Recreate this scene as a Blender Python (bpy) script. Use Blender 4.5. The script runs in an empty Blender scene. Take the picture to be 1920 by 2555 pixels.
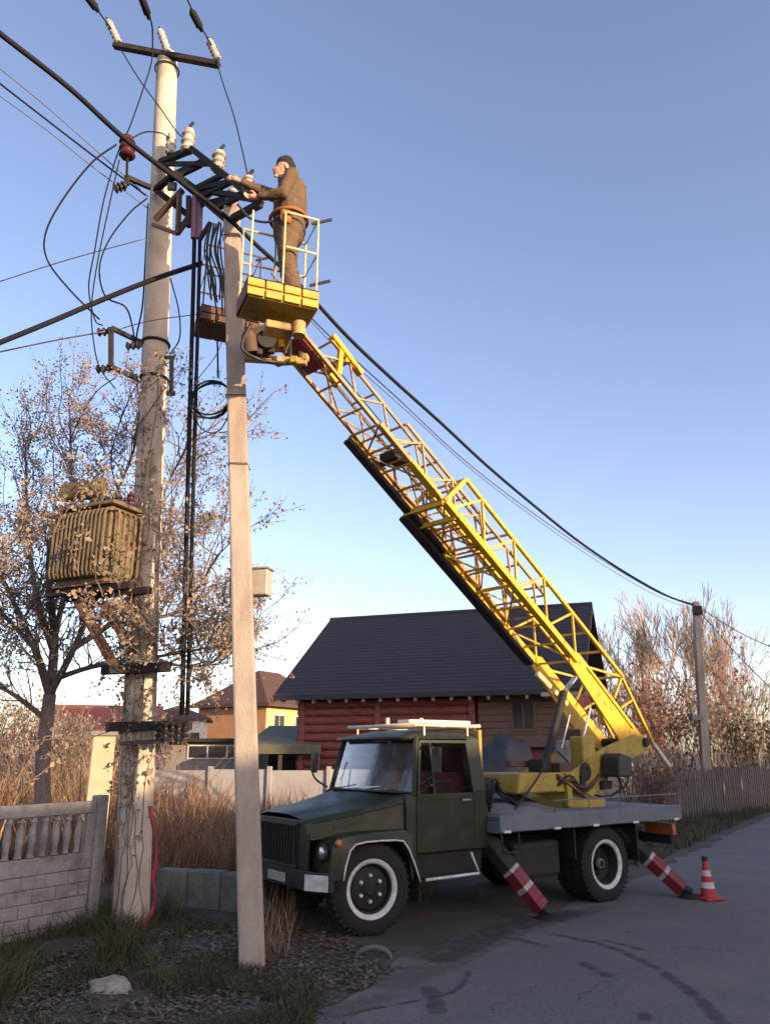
import bpy, bmesh, math, random
import numpy as np
from mathutils import Vector, Matrix, noise as mnoise
rad = math.radians
random.seed(7); RNG = np.random.default_rng(7)
scene = bpy.context.scene
COL = scene.collection

# ------------------------------------------------------------------ camera, sky, sun, exposure
CAM_H, PITCH, FPX = 1.943, rad(17.03), 1955.6
cd = bpy.data.cameras.new('camera'); cam = bpy.data.objects.new('camera', cd); COL.objects.link(cam)
cam.location = (0, 0, CAM_H); cam.rotation_euler = (rad(90) + PITCH, 0, 0)
cd.sensor_fit = 'VERTICAL'; cd.sensor_height = 36; cd.lens = 36 * FPX / 2555
cd.clip_start = 0.1; cd.clip_end = 2000
scene.camera = cam
SUN_AZ, SUN_EL = 50.0, 10.0            # light travels SUN_AZ degrees left of straight ahead, from SUN_EL up
sdir = Vector((-math.sin(rad(SUN_AZ)) * math.cos(rad(SUN_EL)), math.cos(rad(SUN_AZ)) * math.cos(rad(SUN_EL)), -math.sin(rad(SUN_EL))))
world = bpy.data.worlds.new('World'); scene.world = world; world.use_nodes = True
wn = world.node_tree; bg = wn.nodes['Background']
sky = wn.nodes.new('ShaderNodeTexSky'); sky.sky_type = 'NISHITA'; sky.sun_disc = False
sky.sun_elevation = rad(SUN_EL); sky.sun_rotation = math.atan2(-sdir.x, -sdir.y)
sky.altitude = 150; sky.air_density = 0.8; sky.dust_density = 1.4; sky.ozone_density = 1.5
hz = wn.nodes.new('ShaderNodeMix'); hz.data_type = 'RGBA'; hz.blend_type = 'MULTIPLY'; hz.inputs['Factor'].default_value = 1; hz.inputs['B'].default_value = (1.31, 1.07, 1.06, 1)
wn.links.new(sky.outputs[0], hz.inputs['A']); wn.links.new(hz.outputs['Result'], bg.inputs[0]); bg.inputs[1].default_value = 0.15
sd = bpy.data.lights.new('sun', 'SUN'); sd.energy = 3.4; sd.angle = rad(0.5); sd.color = (1.0, 0.70, 0.43)
sun = bpy.data.objects.new('sun', sd); COL.objects.link(sun)
sun.rotation_euler = sdir.to_track_quat('-Z', 'Y').to_euler(); sun.location = (20, -20, 30)
vs = scene.view_settings; vs.view_transform = 'Standard'; vs.look = 'None'; vs.exposure = 1.34; vs.gamma = 1; vs.use_curve_mapping = False

# ------------------------------------------------------------------ measuring helpers (survey of the place)
cp_, sp_ = math.cos(PITCH), math.sin(PITCH)
K = 1920 / 1662
def ray(px, py):
    a = (px - 960) / FPX; b = (1277.5 - py) / FPX
    return Vector((a, cp_ - b * sp_, sp_ + b * cp_))
def P(x, y, Y):                       # point at distance Y ahead
    r = ray(x * K, y * K); return Vector((0, 0, CAM_H)) + r * (Y / r.y)
def G(x, y, z=0.0):                   # point on the level z
    r = ray(x * K, y * K); return Vector((0, 0, CAM_H)) + r * ((z - CAM_H) / r.z)
def V(x, y, A, B):                    # point in the upright plane over plan line A-B
    r = ray(x * K, y * K); n = Vector((-(B[1] - A[1]), B[0] - A[0]))
    t = (n.x * A[0] + n.y * A[1]) / (n.x * r.x + n.y * r.y)
    return Vector((0, 0, CAM_H)) + r * t

# ------------------------------------------------------------------ materials
MATS = {}
def mat(name, c1, c2=None, rough=0.7, metal=0.0, scale=4.0, bump=0.0, bscale=40.0, spec=0.5, stretch=(1, 1, 1), lo=0.35, hi=0.65, c3=None, s3=0.7, l3=0.55, h3=0.7, coat=0.0, detail=6):
    if name in MATS: return MATS[name]
    m = bpy.data.materials.new(name); m.use_nodes = True; MATS[name] = m
    nt = m.node_tree; N = nt.nodes; Lk = nt.links; b = N['Principled BSDF']
    b.inputs['Roughness'].default_value = rough; b.inputs['Metallic'].default_value = metal
    b.inputs['Specular IOR Level'].default_value = spec; b.inputs['Coat Weight'].default_value = coat
    b.inputs['Base Color'].default_value = (*c1, 1)
    geo = N.new('ShaderNodeNewGeometry'); mp = N.new('ShaderNodeMapping'); mp.inputs['Scale'].default_value = stretch
    Lk.new(geo.outputs['Position'], mp.inputs['Vector'])
    if c2:
        nz = N.new('ShaderNodeTexNoise'); nz.inputs['Scale'].default_value = scale; nz.inputs['Detail'].default_value = detail; nz.inputs['Roughness'].default_value = 0.65
        Lk.new(mp.outputs[0], nz.inputs['Vector'])
        rp = N.new('ShaderNodeMapRange'); rp.inputs['From Min'].default_value = lo; rp.inputs['From Max'].default_value = hi
        Lk.new(nz.outputs['Fac'], rp.inputs['Value'])
        mx = N.new('ShaderNodeMix'); mx.data_type = 'RGBA'; mx.inputs['A'].default_value = (*c1, 1); mx.inputs['B'].default_value = (*c2, 1)
        Lk.new(rp.outputs[0], mx.inputs['Factor']); out = mx.outputs['Result']
        if c3:
            n3 = N.new('ShaderNodeTexNoise'); n3.inputs['Scale'].default_value = s3; n3.inputs['Detail'].default_value = 5
            Lk.new(mp.outputs[0], n3.inputs['Vector'])
            r3 = N.new('ShaderNodeMapRange'); r3.inputs['From Min'].default_value = l3; r3.inputs['From Max'].default_value = h3
            Lk.new(n3.outputs['Fac'], r3.inputs['Value'])
            m3 = N.new('ShaderNodeMix'); m3.data_type = 'RGBA'; m3.inputs['B'].default_value = (*c3, 1)
            Lk.new(out, m3.inputs['A']); Lk.new(r3.outputs[0], m3.inputs['Factor']); out = m3.outputs['Result']
        Lk.new(out, b.inputs['Base Color'])
    if bump:
        bn = N.new('ShaderNodeTexNoise'); bn.inputs['Scale'].default_value = bscale; bn.inputs['Detail'].default_value = 8
        Lk.new(mp.outputs[0], bn.inputs['Vector'])
        bp = N.new('ShaderNodeBump'); bp.inputs['Strength'].default_value = bump; bp.inputs['Distance'].default_value = 0.02
        Lk.new(bn.outputs['Fac'], bp.inputs['Height']); Lk.new(bp.outputs[0], b.inputs['Normal'])
    return m
def leafmat(name, cols, rough=0.6, trans=0.25):
    """colour picked per leaf or blade from the 'rnd' attribute"""
    if name in MATS: return MATS[name]
    m = bpy.data.materials.new(name); m.use_nodes = True; MATS[name] = m
    nt = m.node_tree; N = nt.nodes; Lk = nt.links; b = N['Principled BSDF']; b.inputs['Roughness'].default_value = rough
    b.inputs['Specular IOR Level'].default_value = 0.25
    at = N.new('ShaderNodeAttribute'); at.attribute_name = 'rnd'
    cr = N.new('ShaderNodeValToRGB'); el = cr.color_ramp.elements
    for i, c in enumerate(cols):
        p = i / max(1, len(cols) - 1)
        e = el[i] if i < 2 else el.new(p)
        e.position = p; e.color = (*c, 1)
    Lk.new(at.outputs['Fac'], cr.inputs[0]); Lk.new(cr.outputs[0], b.inputs['Base Color'])
    if trans:
        tr = N.new('ShaderNodeBsdfTranslucent'); ms = N.new('ShaderNodeMixShader'); ms.inputs[0].default_value = trans
        Lk.new(cr.outputs[0], tr.inputs[0]); Lk.new(b.outputs[0], ms.inputs[1]); Lk.new(tr.outputs[0], ms.inputs[2])
        Lk.new(ms.outputs[0], N['Material Output'].inputs[0])
    return m
def glassmat(name, tint=(0.9, 0.95, 0.95), rough=0.02, film=0.0):
    if name in MATS: return MATS[name]
    m = bpy.data.materials.new(name); m.use_nodes = True; MATS[name] = m
    nt = m.node_tree; N = nt.nodes; Lk = nt.links; N.remove(N['Principled BSDF'])
    g = N.new('ShaderNodeBsdfGlossy'); g.inputs['Roughness'].default_value = rough
    t = N.new('ShaderNodeBsdfTransparent'); t.inputs[0].default_value = (*tint, 1)
    fr = N.new('ShaderNodeFresnel'); fr.inputs[0].default_value = 1.7
    ms = N.new('ShaderNodeMixShader'); Lk.new(fr.outputs[0], ms.inputs[0]); Lk.new(t.outputs[0], ms.inputs[1]); Lk.new(g.outputs[0], ms.inputs[2])
    
    if film:
        df = N.new('ShaderNodeBsdfGlossy'); df.inputs['Roughness'].default_value = 0.22; df.inputs[0].default_value = (0.8, 0.85, 0.9, 1); m2 = N.new('ShaderNodeMixShader'); m2.inputs[0].default_value = film
        Lk.new(ms.outputs[0], m2.inputs[1]); Lk.new(df.outputs[0], m2.inputs[2]); ms = m2
    Lk.new(ms.outputs[0], N['Material Output'].inputs[0]); return m

M_CONC = mat('concrete', (0.37, 0.315, 0.26), (0.27, 0.23, 0.19), 0.9, scale=5, bump=0.35, bscale=60, c3=(0.20, 0.155, 0.115), s3=2.2, l3=0.52, h3=0.75, stretch=(1, 1, 0.35))
M_CONC_OLD = mat('old_concrete', (0.52, 0.46, 0.375), (0.42, 0.37, 0.30), 0.9, scale=5, bump=0.5, bscale=45, c3=(0.17, 0.135, 0.10), s3=2.6, l3=0.55, h3=0.78, stretch=(1, 1, 0.5))
M_FENCE = mat('fence_concrete', (0.28, 0.27, 0.26), (0.19, 0.185, 0.18), 0.92, scale=6, bump=0.4, bscale=50, c3=(0.13, 0.13, 0.11), s3=3, l3=0.56, h3=0.75)
M_STEEL = mat('painted_steel_dark', (0.02, 0.02, 0.023), (0.04, 0.03, 0.027), 0.8, scale=8, spec=0.2)
M_RUST = mat('rusty_steel', (0.07, 0.045, 0.035), (0.10, 0.05, 0.03), 0.8, scale=9, bump=0.2)
M_PORC = mat('porcelain', (0.46, 0.44, 0.385), (0.28, 0.265, 0.23), 0.25, scale=9)
M_BROWNPORC = mat('brown_porcelain', (0.085, 0.022, 0.024), (0.06, 0.018, 0.02), 0.2, scale=6)
M_CABLE = mat('black_cable', (0.012, 0.013, 0.016), None, 0.8, spec=0.2)
M_ALU = mat('bare_aluminium_wire', (0.10, 0.10, 0.12), None, 0.5, 0.3)
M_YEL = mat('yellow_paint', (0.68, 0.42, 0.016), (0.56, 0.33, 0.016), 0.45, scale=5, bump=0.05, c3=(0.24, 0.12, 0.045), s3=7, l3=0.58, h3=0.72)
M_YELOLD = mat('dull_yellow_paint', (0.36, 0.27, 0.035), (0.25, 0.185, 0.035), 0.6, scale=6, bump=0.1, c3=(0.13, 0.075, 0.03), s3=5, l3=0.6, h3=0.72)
M_DARKMET = mat('dark_chassis_metal', (0.012, 0.012, 0.013), (0.02, 0.018, 0.016), 0.8, scale=6)
M_GREEN = mat('dark_green_paint', (0.012, 0.021, 0.009), (0.017, 0.026, 0.012), 0.48, scale=3, coat=0.04, spec=0.35, c3=(0.055, 0.050, 0.038), s3=3.2, l3=0.5, h3=0.85, bump=0.03, bscale=3)
M_HOOD = M_GREEN
M_RUBBER = mat('tyre_rubber', (0.008, 0.008, 0.009), (0.016, 0.015, 0.014), 0.9, scale=6, bump=0.1)
M_WHITE = mat('white_paint', (0.66, 0.65, 0.62), (0.42, 0.40, 0.37), 0.65, scale=11)
M_RIMB = mat('black_rim', (0.007, 0.007, 0.008), (0.012, 0.012, 0.011), 0.75, scale=8)
M_DECK = mat('deck_grey', (0.13, 0.15, 0.17), (0.10, 0.115, 0.13), 0.55, scale=4, c3=(0.08, 0.075, 0.07), s3=5, l3=0.6, h3=0.8)
M_RED = mat('red_paint', (0.20, 0.016, 0.024), (0.13, 0.012, 0.018), 0.6, scale=7)
M_REDCONE = mat('cone_red', (0.46, 0.03, 0.035), (0.36, 0.026, 0.03), 0.6, scale=9)
M_BLACK = mat('black_plastic', (0.016, 0.016, 0.017), None, 0.5)
M_CHROME = mat('lamp_reflector', (0.75, 0.75, 0.74), None, 0.12, 0.9)
M_GLASS = glassmat('cab_glass'); M_SCREEN = glassmat('dusty_screen_glass', film=0.10)
M_SKIN = mat('skin', (0.46, 0.27, 0.19), (0.40, 0.22, 0.15), 0.55, scale=20)
M_COAT = mat('brown_work_cloth', (0.115, 0.077, 0.042), (0.08, 0.054, 0.03), 0.9, scale=9, bump=0.4, bscale=25)
M_CAP = mat('black_knit', (0.014, 0.013, 0.017), None, 0.95, bump=0.4, bscale=120)
M_BARK = mat('bark', (0.23, 0.18, 0.155), (0.13, 0.10, 0.087), 0.95, scale=14, bump=0.6, bscale=30, stretch=(1, 1, 0.3))
M_TWIG = mat('pale_twig', (0.34, 0.28, 0.235), (0.25, 0.205, 0.175), 0.95, scale=8)
M_WOODD = mat('grey_brown_wood', (0.17, 0.10, 0.07), (0.115, 0.066, 0.048), 0.85, scale=6, bump=0.2, stretch=(1, 1, 4))
M_LOG = mat('red_stained_log', (0.25, 0.07, 0.052), (0.165, 0.047, 0.037), 0.7, scale=3, bump=0.15, stretch=(1, 1, 5), c3=(0.15, 0.036, 0.028), s3=1.5)
M_ROOF = mat('dark_roof_tile', (0.034, 0.030, 0.040), (0.025, 0.023, 0.032), 0.8, scale=3, bump=0.2, stretch=(1, 1, 6))
M_LEAF = leafmat('autumn_leaves', [(0.30, 0.215, 0.155), (0.37, 0.28, 0.20), (0.25, 0.22, 0.13), (0.38, 0.28, 0.22)])
M_REDLEAF = leafmat('russet_leaves', [(0.24, 0.08, 0.045), (0.30, 0.12, 0.065), (0.21, 0.11, 0.06), (0.33, 0.18, 0.11)])
M_REED = leafmat('dry_reed', [(0.22, 0.115, 0.06), (0.34, 0.22, 0.12), (0.17, 0.085, 0.05), (0.36, 0.28, 0.19)], trans=0.2)
M_GRASS = leafmat('weed_grass', [(0.035, 0.045, 0.014), (0.06, 0.062, 0.026), (0.085, 0.072, 0.04), (0.13, 0.105, 0.06)], trans=0.2)
M_LITTER = leafmat('fallen_leaves', [(0.11, 0.075, 0.045), (0.15, 0.115, 0.075), (0.075, 0.055, 0.04), (0.17, 0.14, 0.105)], trans=0)

# ------------------------------------------------------------------ mesh collector
class MB:
    def __init__(s): s.v = []; s.f = []; s.r = []
    def add(s, vs, fs):
        o = len(s.v); s.v += [Vector(v) for v in vs]; s.f += [tuple(i + o for i in f) for f in fs]; return s
    def box(s, c, size, R=None):
        hx, hy, hz = size[0] / 2, size[1] / 2, size[2] / 2; c = Vector(c)
        vs = [Vector((x, y, z)) for x in (-hx, hx) for y in (-hy, hy) for z in (-hz, hz)]
        if R is not None: vs = [R @ v for v in vs]
        return s.add([c + v for v in vs], [(0, 1, 3, 2), (4, 6, 7, 5), (0, 4, 5, 1), (2, 3, 7, 6), (0, 2, 6, 4), (1, 5, 7, 3)])
    def bar(s, a, b, w, h=None, up=(0, 0, 1), w2=None, h2=None):
        a, b = Vector(a), Vector(b); h = h or w; w2 = w2 or w; h2 = h2 or h
        d = (b - a).normalized(); up = Vector(up)
        if abs(d.dot(up)) > 0.98: up = Vector((1, 0, 0)) if abs(d.x) < 0.9 else Vector((0, 1, 0))
        x = d.cross(up).normalized(); y = x.cross(d).normalized()
        vs = [a + x * i * w / 2 + y * j * h / 2 for i, j in ((-1, -1), (1, -1), (1, 1), (-1, 1))] + [b + x * i * w2 / 2 + y * j * h2 / 2 for i, j in ((-1, -1), (1, -1), (1, 1), (-1, 1))]
        return s.add(vs, [(3, 2, 1, 0), (4, 5, 6, 7), (0, 1, 5, 4), (1, 2, 6, 5), (2, 3, 7, 6), (3, 0, 4, 7)])
    def tube(s, pts, r, n=8, caps=True):
        pts = [Vector(p) for p in pts]; m = len(pts)
        rs = r if isinstance(r, (list, tuple)) else [r] * m
        t0 = (pts[1] - pts[0]).normalized(); ref = Vector((0, 0, 1)) if abs(t0.z) < 0.9 else Vector((1, 0, 0))
        x = t0.cross(ref).normalized(); vs = []
        for i, p in enumerate(pts):
            t = (pts[min(i + 1, m - 1)] - pts[max(i - 1, 0)]).normalized()
            x = (x - t * x.dot(t)).normalized(); y = t.cross(x)
            for k in range(n):
                a = 2 * math.pi * k / n; vs.append(p + (x * math.cos(a) + y * math.sin(a)) * rs[i])
        fs = [(i * n + k, i * n + (k + 1) % n, (i + 1) * n + (k + 1) % n, (i + 1) * n + k) for i in range(m - 1) for k in range(n)]
        if caps: fs += [tuple(range(n - 1, -1, -1)), tuple((m - 1) * n + k for k in range(n))]
        return s.add(vs, fs)
    def lathe(s, prof, n=24, o=(0, 0, 0), ax=(0, 0, 1)):
        o = Vector(o); ax = Vector(ax).normalized(); ref = Vector((1, 0, 0)) if abs(ax.x) < 0.9 else Vector((0, 0, 1))
        x = ax.cross(ref).normalized(); y = ax.cross(x); vs = []
        for r, z in prof:
            for k in range(n):
                a = 2 * math.pi * k / n; vs.append(o + ax * z + (x * math.cos(a) + y * math.sin(a)) * max(r, 1e-4))
        m = len(prof)
        fs = [(i * n + k, i * n + (k + 1) % n, (i + 1) * n + (k + 1) % n, (i + 1) * n + k) for i in range(m - 1) for k in range(n)]
        return s.add(vs, fs)
    def prism(s, poly, off):
        """poly: list of 3D points, pushed along off"""
        off = Vector(off); n = len(poly); vs = [Vector(p) for p in poly] + [Vector(p) + off for p in poly]
        return s.add(vs, [tuple(range(n - 1, -1, -1)), tuple(range(n, 2 * n))] + [(i, (i + 1) % n, n + (i + 1) % n, n + i) for i in range(n)])
    def build(s, name, m, parent=None, origin=None, smooth=False, bevel=0.0, fixn=True, seg=1):
        me = bpy.data.meshes.new(name); o3 = Vector(origin) if origin is not None else Vector((0, 0, 0))
        me.from_pydata([tuple(v - o3) for v in s.v], [], s.f)
        if s.r:
            at = me.attributes.new('rnd', 'FLOAT', 'FACE'); at.data.foreach_set('value', s.r)
        if fixn and len(s.f) < 60000:
            bm = bmesh.new(); bm.from_mesh(me); bmesh.ops.recalc_face_normals(bm, faces=bm.faces); bm.to_mesh(me); bm.free()
        me.materials.append(m)
        if smooth:
            me.polygons.foreach_set('use_smooth', [True] * len(me.polygons))
            if smooth is not True: me.set_sharp_from_angle(angle=rad(smooth))
        return link(name, me, parent, o3 if parent is None else None, bevel, seg)
def link(name, me, parent=None, loc=None, bevel=0.0, seg=1):
    o = bpy.data.objects.new(name, me); COL.objects.link(o)
    if parent is not None: o.parent = parent
    if loc is not None: o.location = loc
    if bevel:
        b = o.modifiers.new('bevel', 'BEVEL'); b.width = bevel; b.segments = seg; b.limit_method = 'ANGLE'; b.angle_limit = rad(40)
    return o
def tag(o, label=None, cat=None, group=None, kind=None):
    for k, v in (('label', label), ('category', cat), ('group', group), ('kind', kind)):
        if v: o[k] = v
    return o
def empty(name, loc=(0, 0, 0), rz=0.0, label=None, cat=None, group=None):
    o = bpy.data.objects.new(name, None); COL.objects.link(o); o.location = loc; o.rotation_euler = (0, 0, rz); o.empty_display_size = 0.2
    return tag(o, label, cat, group)
def copy_tree(o, parent=None):
    c = o.copy(); COL.objects.link(c); c.parent = parent
    for ch in [x for x in bpy.data.objects if x.parent == o]: copy_tree(ch, c)
    return c
def spline(pts, n=6):
    pts = [Vector(p) for p in pts]; q = [pts[0] * 2 - pts[1]] + pts + [pts[-1] * 2 - pts[-2]]; out = []
    for i in range(1, len(q) - 2):
        a, b, c, d = q[i - 1], q[i], q[i + 1], q[i + 2]
        for k in range(n):
            t = k / n
            out.append(0.5 * ((2 * b) + (c - a) * t + (2 * a - 5 * b + 4 * c - d) * t * t + (3 * b - a - 3 * c + d) * t ** 3))
    out.append(pts[-1]); return out
def rotz(a): return Matrix.Rotation(a, 3, 'Z')
def blades(regions, n, hmin, hmax, w, bend=0.4, clump=0.0):
    """many upright blades; regions: callable(rng) -> (x, y) or None"""
    mb = MB(); V_ = []; F_ = []; R_ = []
    k = 0
    while k < n:
        p = regions()
        if p is None: continue
        x, y, z0, hs = p
        a = random.uniform(0, 6.283); hh = random.uniform(hmin, hmax) * hs; lean = random.uniform(0.05, bend) * hh; b = random.uniform(0, 6.283)
        dx, dy = math.cos(a) * w * random.uniform(0.6, 1.3), math.sin(a) * w * random.uniform(0.6, 1.3); lx, ly = math.cos(b) * lean, math.sin(b) * lean
        o = len(V_)
        V_ += [(x - dx, y - dy, z0), (x + dx, y + dy, z0), (x + dx * .8 + lx * .35, y + dy * .8 + ly * .35, z0 + hh * .55), (x - dx * .8 + lx * .35, y - dy * .8 + ly * .35, z0 + hh * .55), (x + lx, y + ly, z0 + hh)]
        F_ += [(o, o + 1, o + 2, o + 3), (o + 3, o + 2, o + 4)]
        r = random.random(); R_ += [r, r]; k += 1
    mb.v = [Vector(v) for v in V_]; mb.f = F_; mb.r = R_
    return mb
def poly_in(poly, x, y):
    c = False; j = len(poly) - 1
    for i in range(len(poly)):
        xi, yi = poly[i][0], poly[i][1]; xj, yj = poly[j][0], poly[j][1]
        if (yi > y) != (yj > y) and x < (xj - xi) * (y - yi) / (yj - yi) + xi: c = not c
        j = i
    return c
# ------------------------------------------------------------------ ground and road
EDGE = [G(*p) for p in ((655, 2212), (705, 2165), (765, 2128), (850, 2088), (930, 2052), (1010, 2018), (1110, 1988), (1240, 1950), (1400, 1886), (1500, 1838), (1585, 1796), (1662, 1762))]
e1 = EDGE[-1]; ed = (EDGE[-1] - EDGE[-4]).normalized(); en = Vector((ed.y, -ed.x, 0))
edge_l = [Vector((-1.4, -30, 0)), Vector((-1.2, 2, 0)), Vector((-0.95, 5.5, 0))] + EDGE + [e1 + ed * 10, e1 + ed * 45, e1 + ed * 160]
edge_r = [e1 + ed * 160 + en * 7, e1 + ed * 45 + en * 7, e1 + ed * 10 + en * 7, e1 + en * 7, Vector((11.5, 13, 0)), Vector((9.2, 5, 0)), Vector((8, -30, 0))]
ROADPOLY = [(p.x, p.y) for p in edge_l + edge_r]
def resample(pts, d):
    out = [pts[0]]
    for a, b in zip(pts[:-1], pts[1:]):
        n = max(1, int((b - a).length / d)) if (b - a).length < 12 else 1
        out += [a.lerp(b, (i + 1) / n) for i in range(n)]
    return out
def road_d(x, y):                      # signed: >0 outside the road at its left edge
    best = 1e9
    for a, b in zip(edge_l[:-1], edge_l[1:]):
        ab = b - a; t = max(0, min(1, ((x - a.x) * ab.x + (y - a.y) * ab.y) / ab.length_squared))
        best = min(best, math.hypot(x - a.x - ab.x * t, y - a.y - ab.y * t))
    return best
def gz(x, y):
    inside = poly_in(ROADPOLY, x, y)
    d = road_d(x, y) if (abs(x) < 25 and 3 < y < 40) else 9
    nz = mnoise.noise((x * 0.7, y * 0.7, 0)) * 0.05 + mnoise.noise((x * 2.3, y * 2.3, 3)) * 0.025
    if inside: return -0.05 if d > 0.45 else -0.012 + nz * 0.5 - 0.05 * d
    k = min(1, d / 1.5)
    return -0.012 + nz * (0.35 + 0.65 * k) + 0.02 * k
def axis(lo, hi, step, far):
    a = list(np.arange(lo, hi + 1e-6, step)); s = step
    pre, post = [], []; x = lo
    while x > -far: s *= 1.5; x -= s; pre.append(x)
    s = step; x = hi
    while x < far: s *= 1.5; x += s; post.append(x)
    return pre[::-1] + a + post
gx, gy = axis(-9, 13, 0.22, 900), axis(4.5, 30, 0.22, 900)
mb = MB(); nx = len(gx)
mb.v = [Vector((x, y, gz(x, y) if (-9 <= x <= 13 and 4.5 <= y <= 30) else -0.03)) for y in gy for x in gx]
mb.f = [(j * nx + i, j * nx + i + 1, (j + 1) * nx + i + 1, (j + 1) * nx + i) for j in range(len(gy) - 1) for i in range(nx - 1)]
M_DIRT = mat('dirt', (0.060, 0.050, 0.040), (0.095, 0.078, 0.060), 0.95, scale=2.2, bump=0.9, bscale=18, c3=(0.042, 0.046, 0.020), s3=0.8, l3=0.48, h3=0.62)
tag(mb.build('ground', M_DIRT, smooth=True, fixn=False), kind='structure')
M_ASPH = mat('asphalt', (0.18, 0.168, 0.158), (0.07, 0.067, 0.067), 0.9, scale=30, bump=0.6, bscale=70, c3=(0.17, 0.15, 0.128), s3=0.9, l3=0.48, h3=0.75, lo=0.3, hi=0.7, detail=10)
le = resample(edge_l, 0.18)
lp_ = []
for i, p in enumerate(le):
    j = 0.16 * mnoise.noise((p.x * 1.7, p.y * 1.7, 5)) + 0.09 * mnoise.noise((p.x * 6, p.y * 6, 9))
    t = (le[min(i + 1, len(le) - 1)] - le[max(i - 1, 0)]).normalized()
    lp_.append(p + Vector((t.y, -t.x, 0)) * (j + 0.02))
bm = bmesh.new(); vs_ = [bm.verts.new((p.x, p.y, 0)) for p in lp_ + edge_r]; fc = bm.faces.new(vs_)
bmesh.ops.triangulate(bm, faces=[fc]); bmesh.ops.recalc_face_normals(bm, faces=bm.faces)
if sum(f.normal.z for f in bm.faces) < 0: bmesh.ops.reverse_faces(bm, faces=bm.faces)
me = bpy.data.meshes.new('road'); bm.to_mesh(me); bm.free(); me.materials.append(M_ASPH)
road = tag(link('road', me), kind='structure')

def stainmat(name, col, thr=0.42):
    m = bpy.data.materials.new(name); m.use_nodes = True; nt = m.node_tree; N = nt.nodes; b = N['Principled BSDF']
    b.inputs['Base Color'].default_value = (*col, 1); b.inputs['Roughness'].default_value = 0.8
    g = N.new('ShaderNodeNewGeometry'); z = N.new('ShaderNodeTexNoise'); z.inputs['Scale'].default_value = 7; z.inputs['Detail'].default_value = 7
    nt.links.new(g.outputs['Position'], z.inputs['Vector'])
    at = N.new('ShaderNodeAttribute'); at.attribute_name = 'edge'
    ad = N.new('ShaderNodeMath'); ad.operation = 'MULTIPLY'; nt.links.new(z.outputs['Fac'], ad.inputs[0]); nt.links.new(at.outputs['Fac'], ad.inputs[1])
    r = N.new('ShaderNodeMapRange'); r.inputs['From Min'].default_value = thr - 0.17; r.inputs['From Max'].default_value = thr + 0.17; r.inputs['To Max'].default_value = 0.8
    nt.links.new(ad.outputs[0], r.inputs['Value']); nt.links.new(r.outputs[0], b.inputs['Alpha'])
    return m
M_STAIN = stainmat('damp_tyre_track', (0.05, 0.048, 0.049), 0.47); M_DUST = stainmat('sandy_dust', (0.14, 0.115, 0.088), 0.45); M_SOIL = stainmat('spread_soil', (0.062, 0.052, 0.042), 0.40)
def strip(name, pts, w, m, z):
    pts = spline(pts, 8); vs = []; fs = []; ev = []
    C = 5
    for i, p in enumerate(pts):
        t = (pts[min(i + 1, len(pts) - 1)] - pts[max(i - 1, 0)]).normalized(); n = Vector((t.y, -t.x, 0))
        ww = w[0] + (w[1] - w[0]) * i / (len(pts) - 1)
        en_ = min(1, i / 3, (len(pts) - 1 - i) / 3)
        for c in range(C):
            u = c / (C - 1) * 2 - 1; q = p + n * u * ww / 2; vs.append((q.x, q.y, z)); ev.append((1 - abs(u) ** 3) * en_)
    for i in range(len(pts) - 1):
        for c in range(C - 1): fs.append((i * C + c, i * C + c + 1, (i + 1) * C + c + 1, (i + 1) * C + c))
    me = bpy.data.meshes.new(name); me.from_pydata(vs, [], fs); me.materials.append(m)
    a = me.attributes.new('edge', 'FLOAT', 'POINT'); a.data.foreach_set('value', ev)
    return link(name, me, road)
def c3(x, y): return G((700 + x / 1.362) / K, (2150 + y / 1.362) / K)
zz = 0.004
for pts, w in (([(850, 232), (1000, 262), (1100, 285), (1200, 325), (1300, 380), (1400, 450), (1480, 530), (1540, 600)], (0.16, 0.22)),
               ([(1060, 262), (1150, 280), (1270, 312)], (0.10, 0.12)), ([(735, 250), (830, 270), (935, 302)], (0.16, 0.16)),
               ([(995, 333), (1070, 368), (1145, 412)], (0.20, 0.22)), ([(490, 408), (520, 470), (540, 540)], (0.26, 0.26)),
               ([(150, 540), (320, 500), (480, 470), (580, 445), (630, 400), (640, 365)], (0.07, 0.09)), ([(585, 330), (640, 352), (700, 372)], (0.06, 0.06)),
               ([(1220, 500), (1260, 560)], (0.2, 0.2)), ([(1160, 238), (1190, 244)], (0.1, 0.1))):
    strip('tyre_mark', [c3(*p) for p in pts], w, M_STAIN, zz); zz += 0.0004
for pts in ([(980, 480), (1060, 440), (1110, 400), (1190, 375), (1290, 345)], [(700, 520), (760, 470), (830, 450), (880, 410)], [(1330, 300), (1420, 290), (1500, 310), (1600, 300)], [(1110, 400), (1130, 450), (1120, 520)]):
    pp = [c3(*p) for p in pts]; fine = []
    for a, b in zip(pp[:-1], pp[1:]):
        fine += [a.lerp(b, k / 5) + Vector((random.uniform(-0.05, 0.05), random.uniform(-0.05, 0.05), 0)) for k in range(5)]
    strip('crack', fine, (0.022, 0.014), M_STAIN, zz); zz += 0.0004
strip('dust_patch', [c3(*p) for p in ((330, 440), (430, 395), (560, 340), (720, 268), (860, 215), (1000, 180), (1150, 140))], (0.7, 0.5), M_DUST, 0.009)
strip('dust_patch', [c3(*p) for p in ((120, 540), (260, 490), (420, 440))], (0.5, 0.4), M_DUST, 0.0095)
strip('soil_patch', [c3(*p) for p in ((450, 360), (620, 285), (760, 225), (900, 195), (1040, 160))], (0.8, 0.5), M_SOIL, 0.0102)

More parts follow.
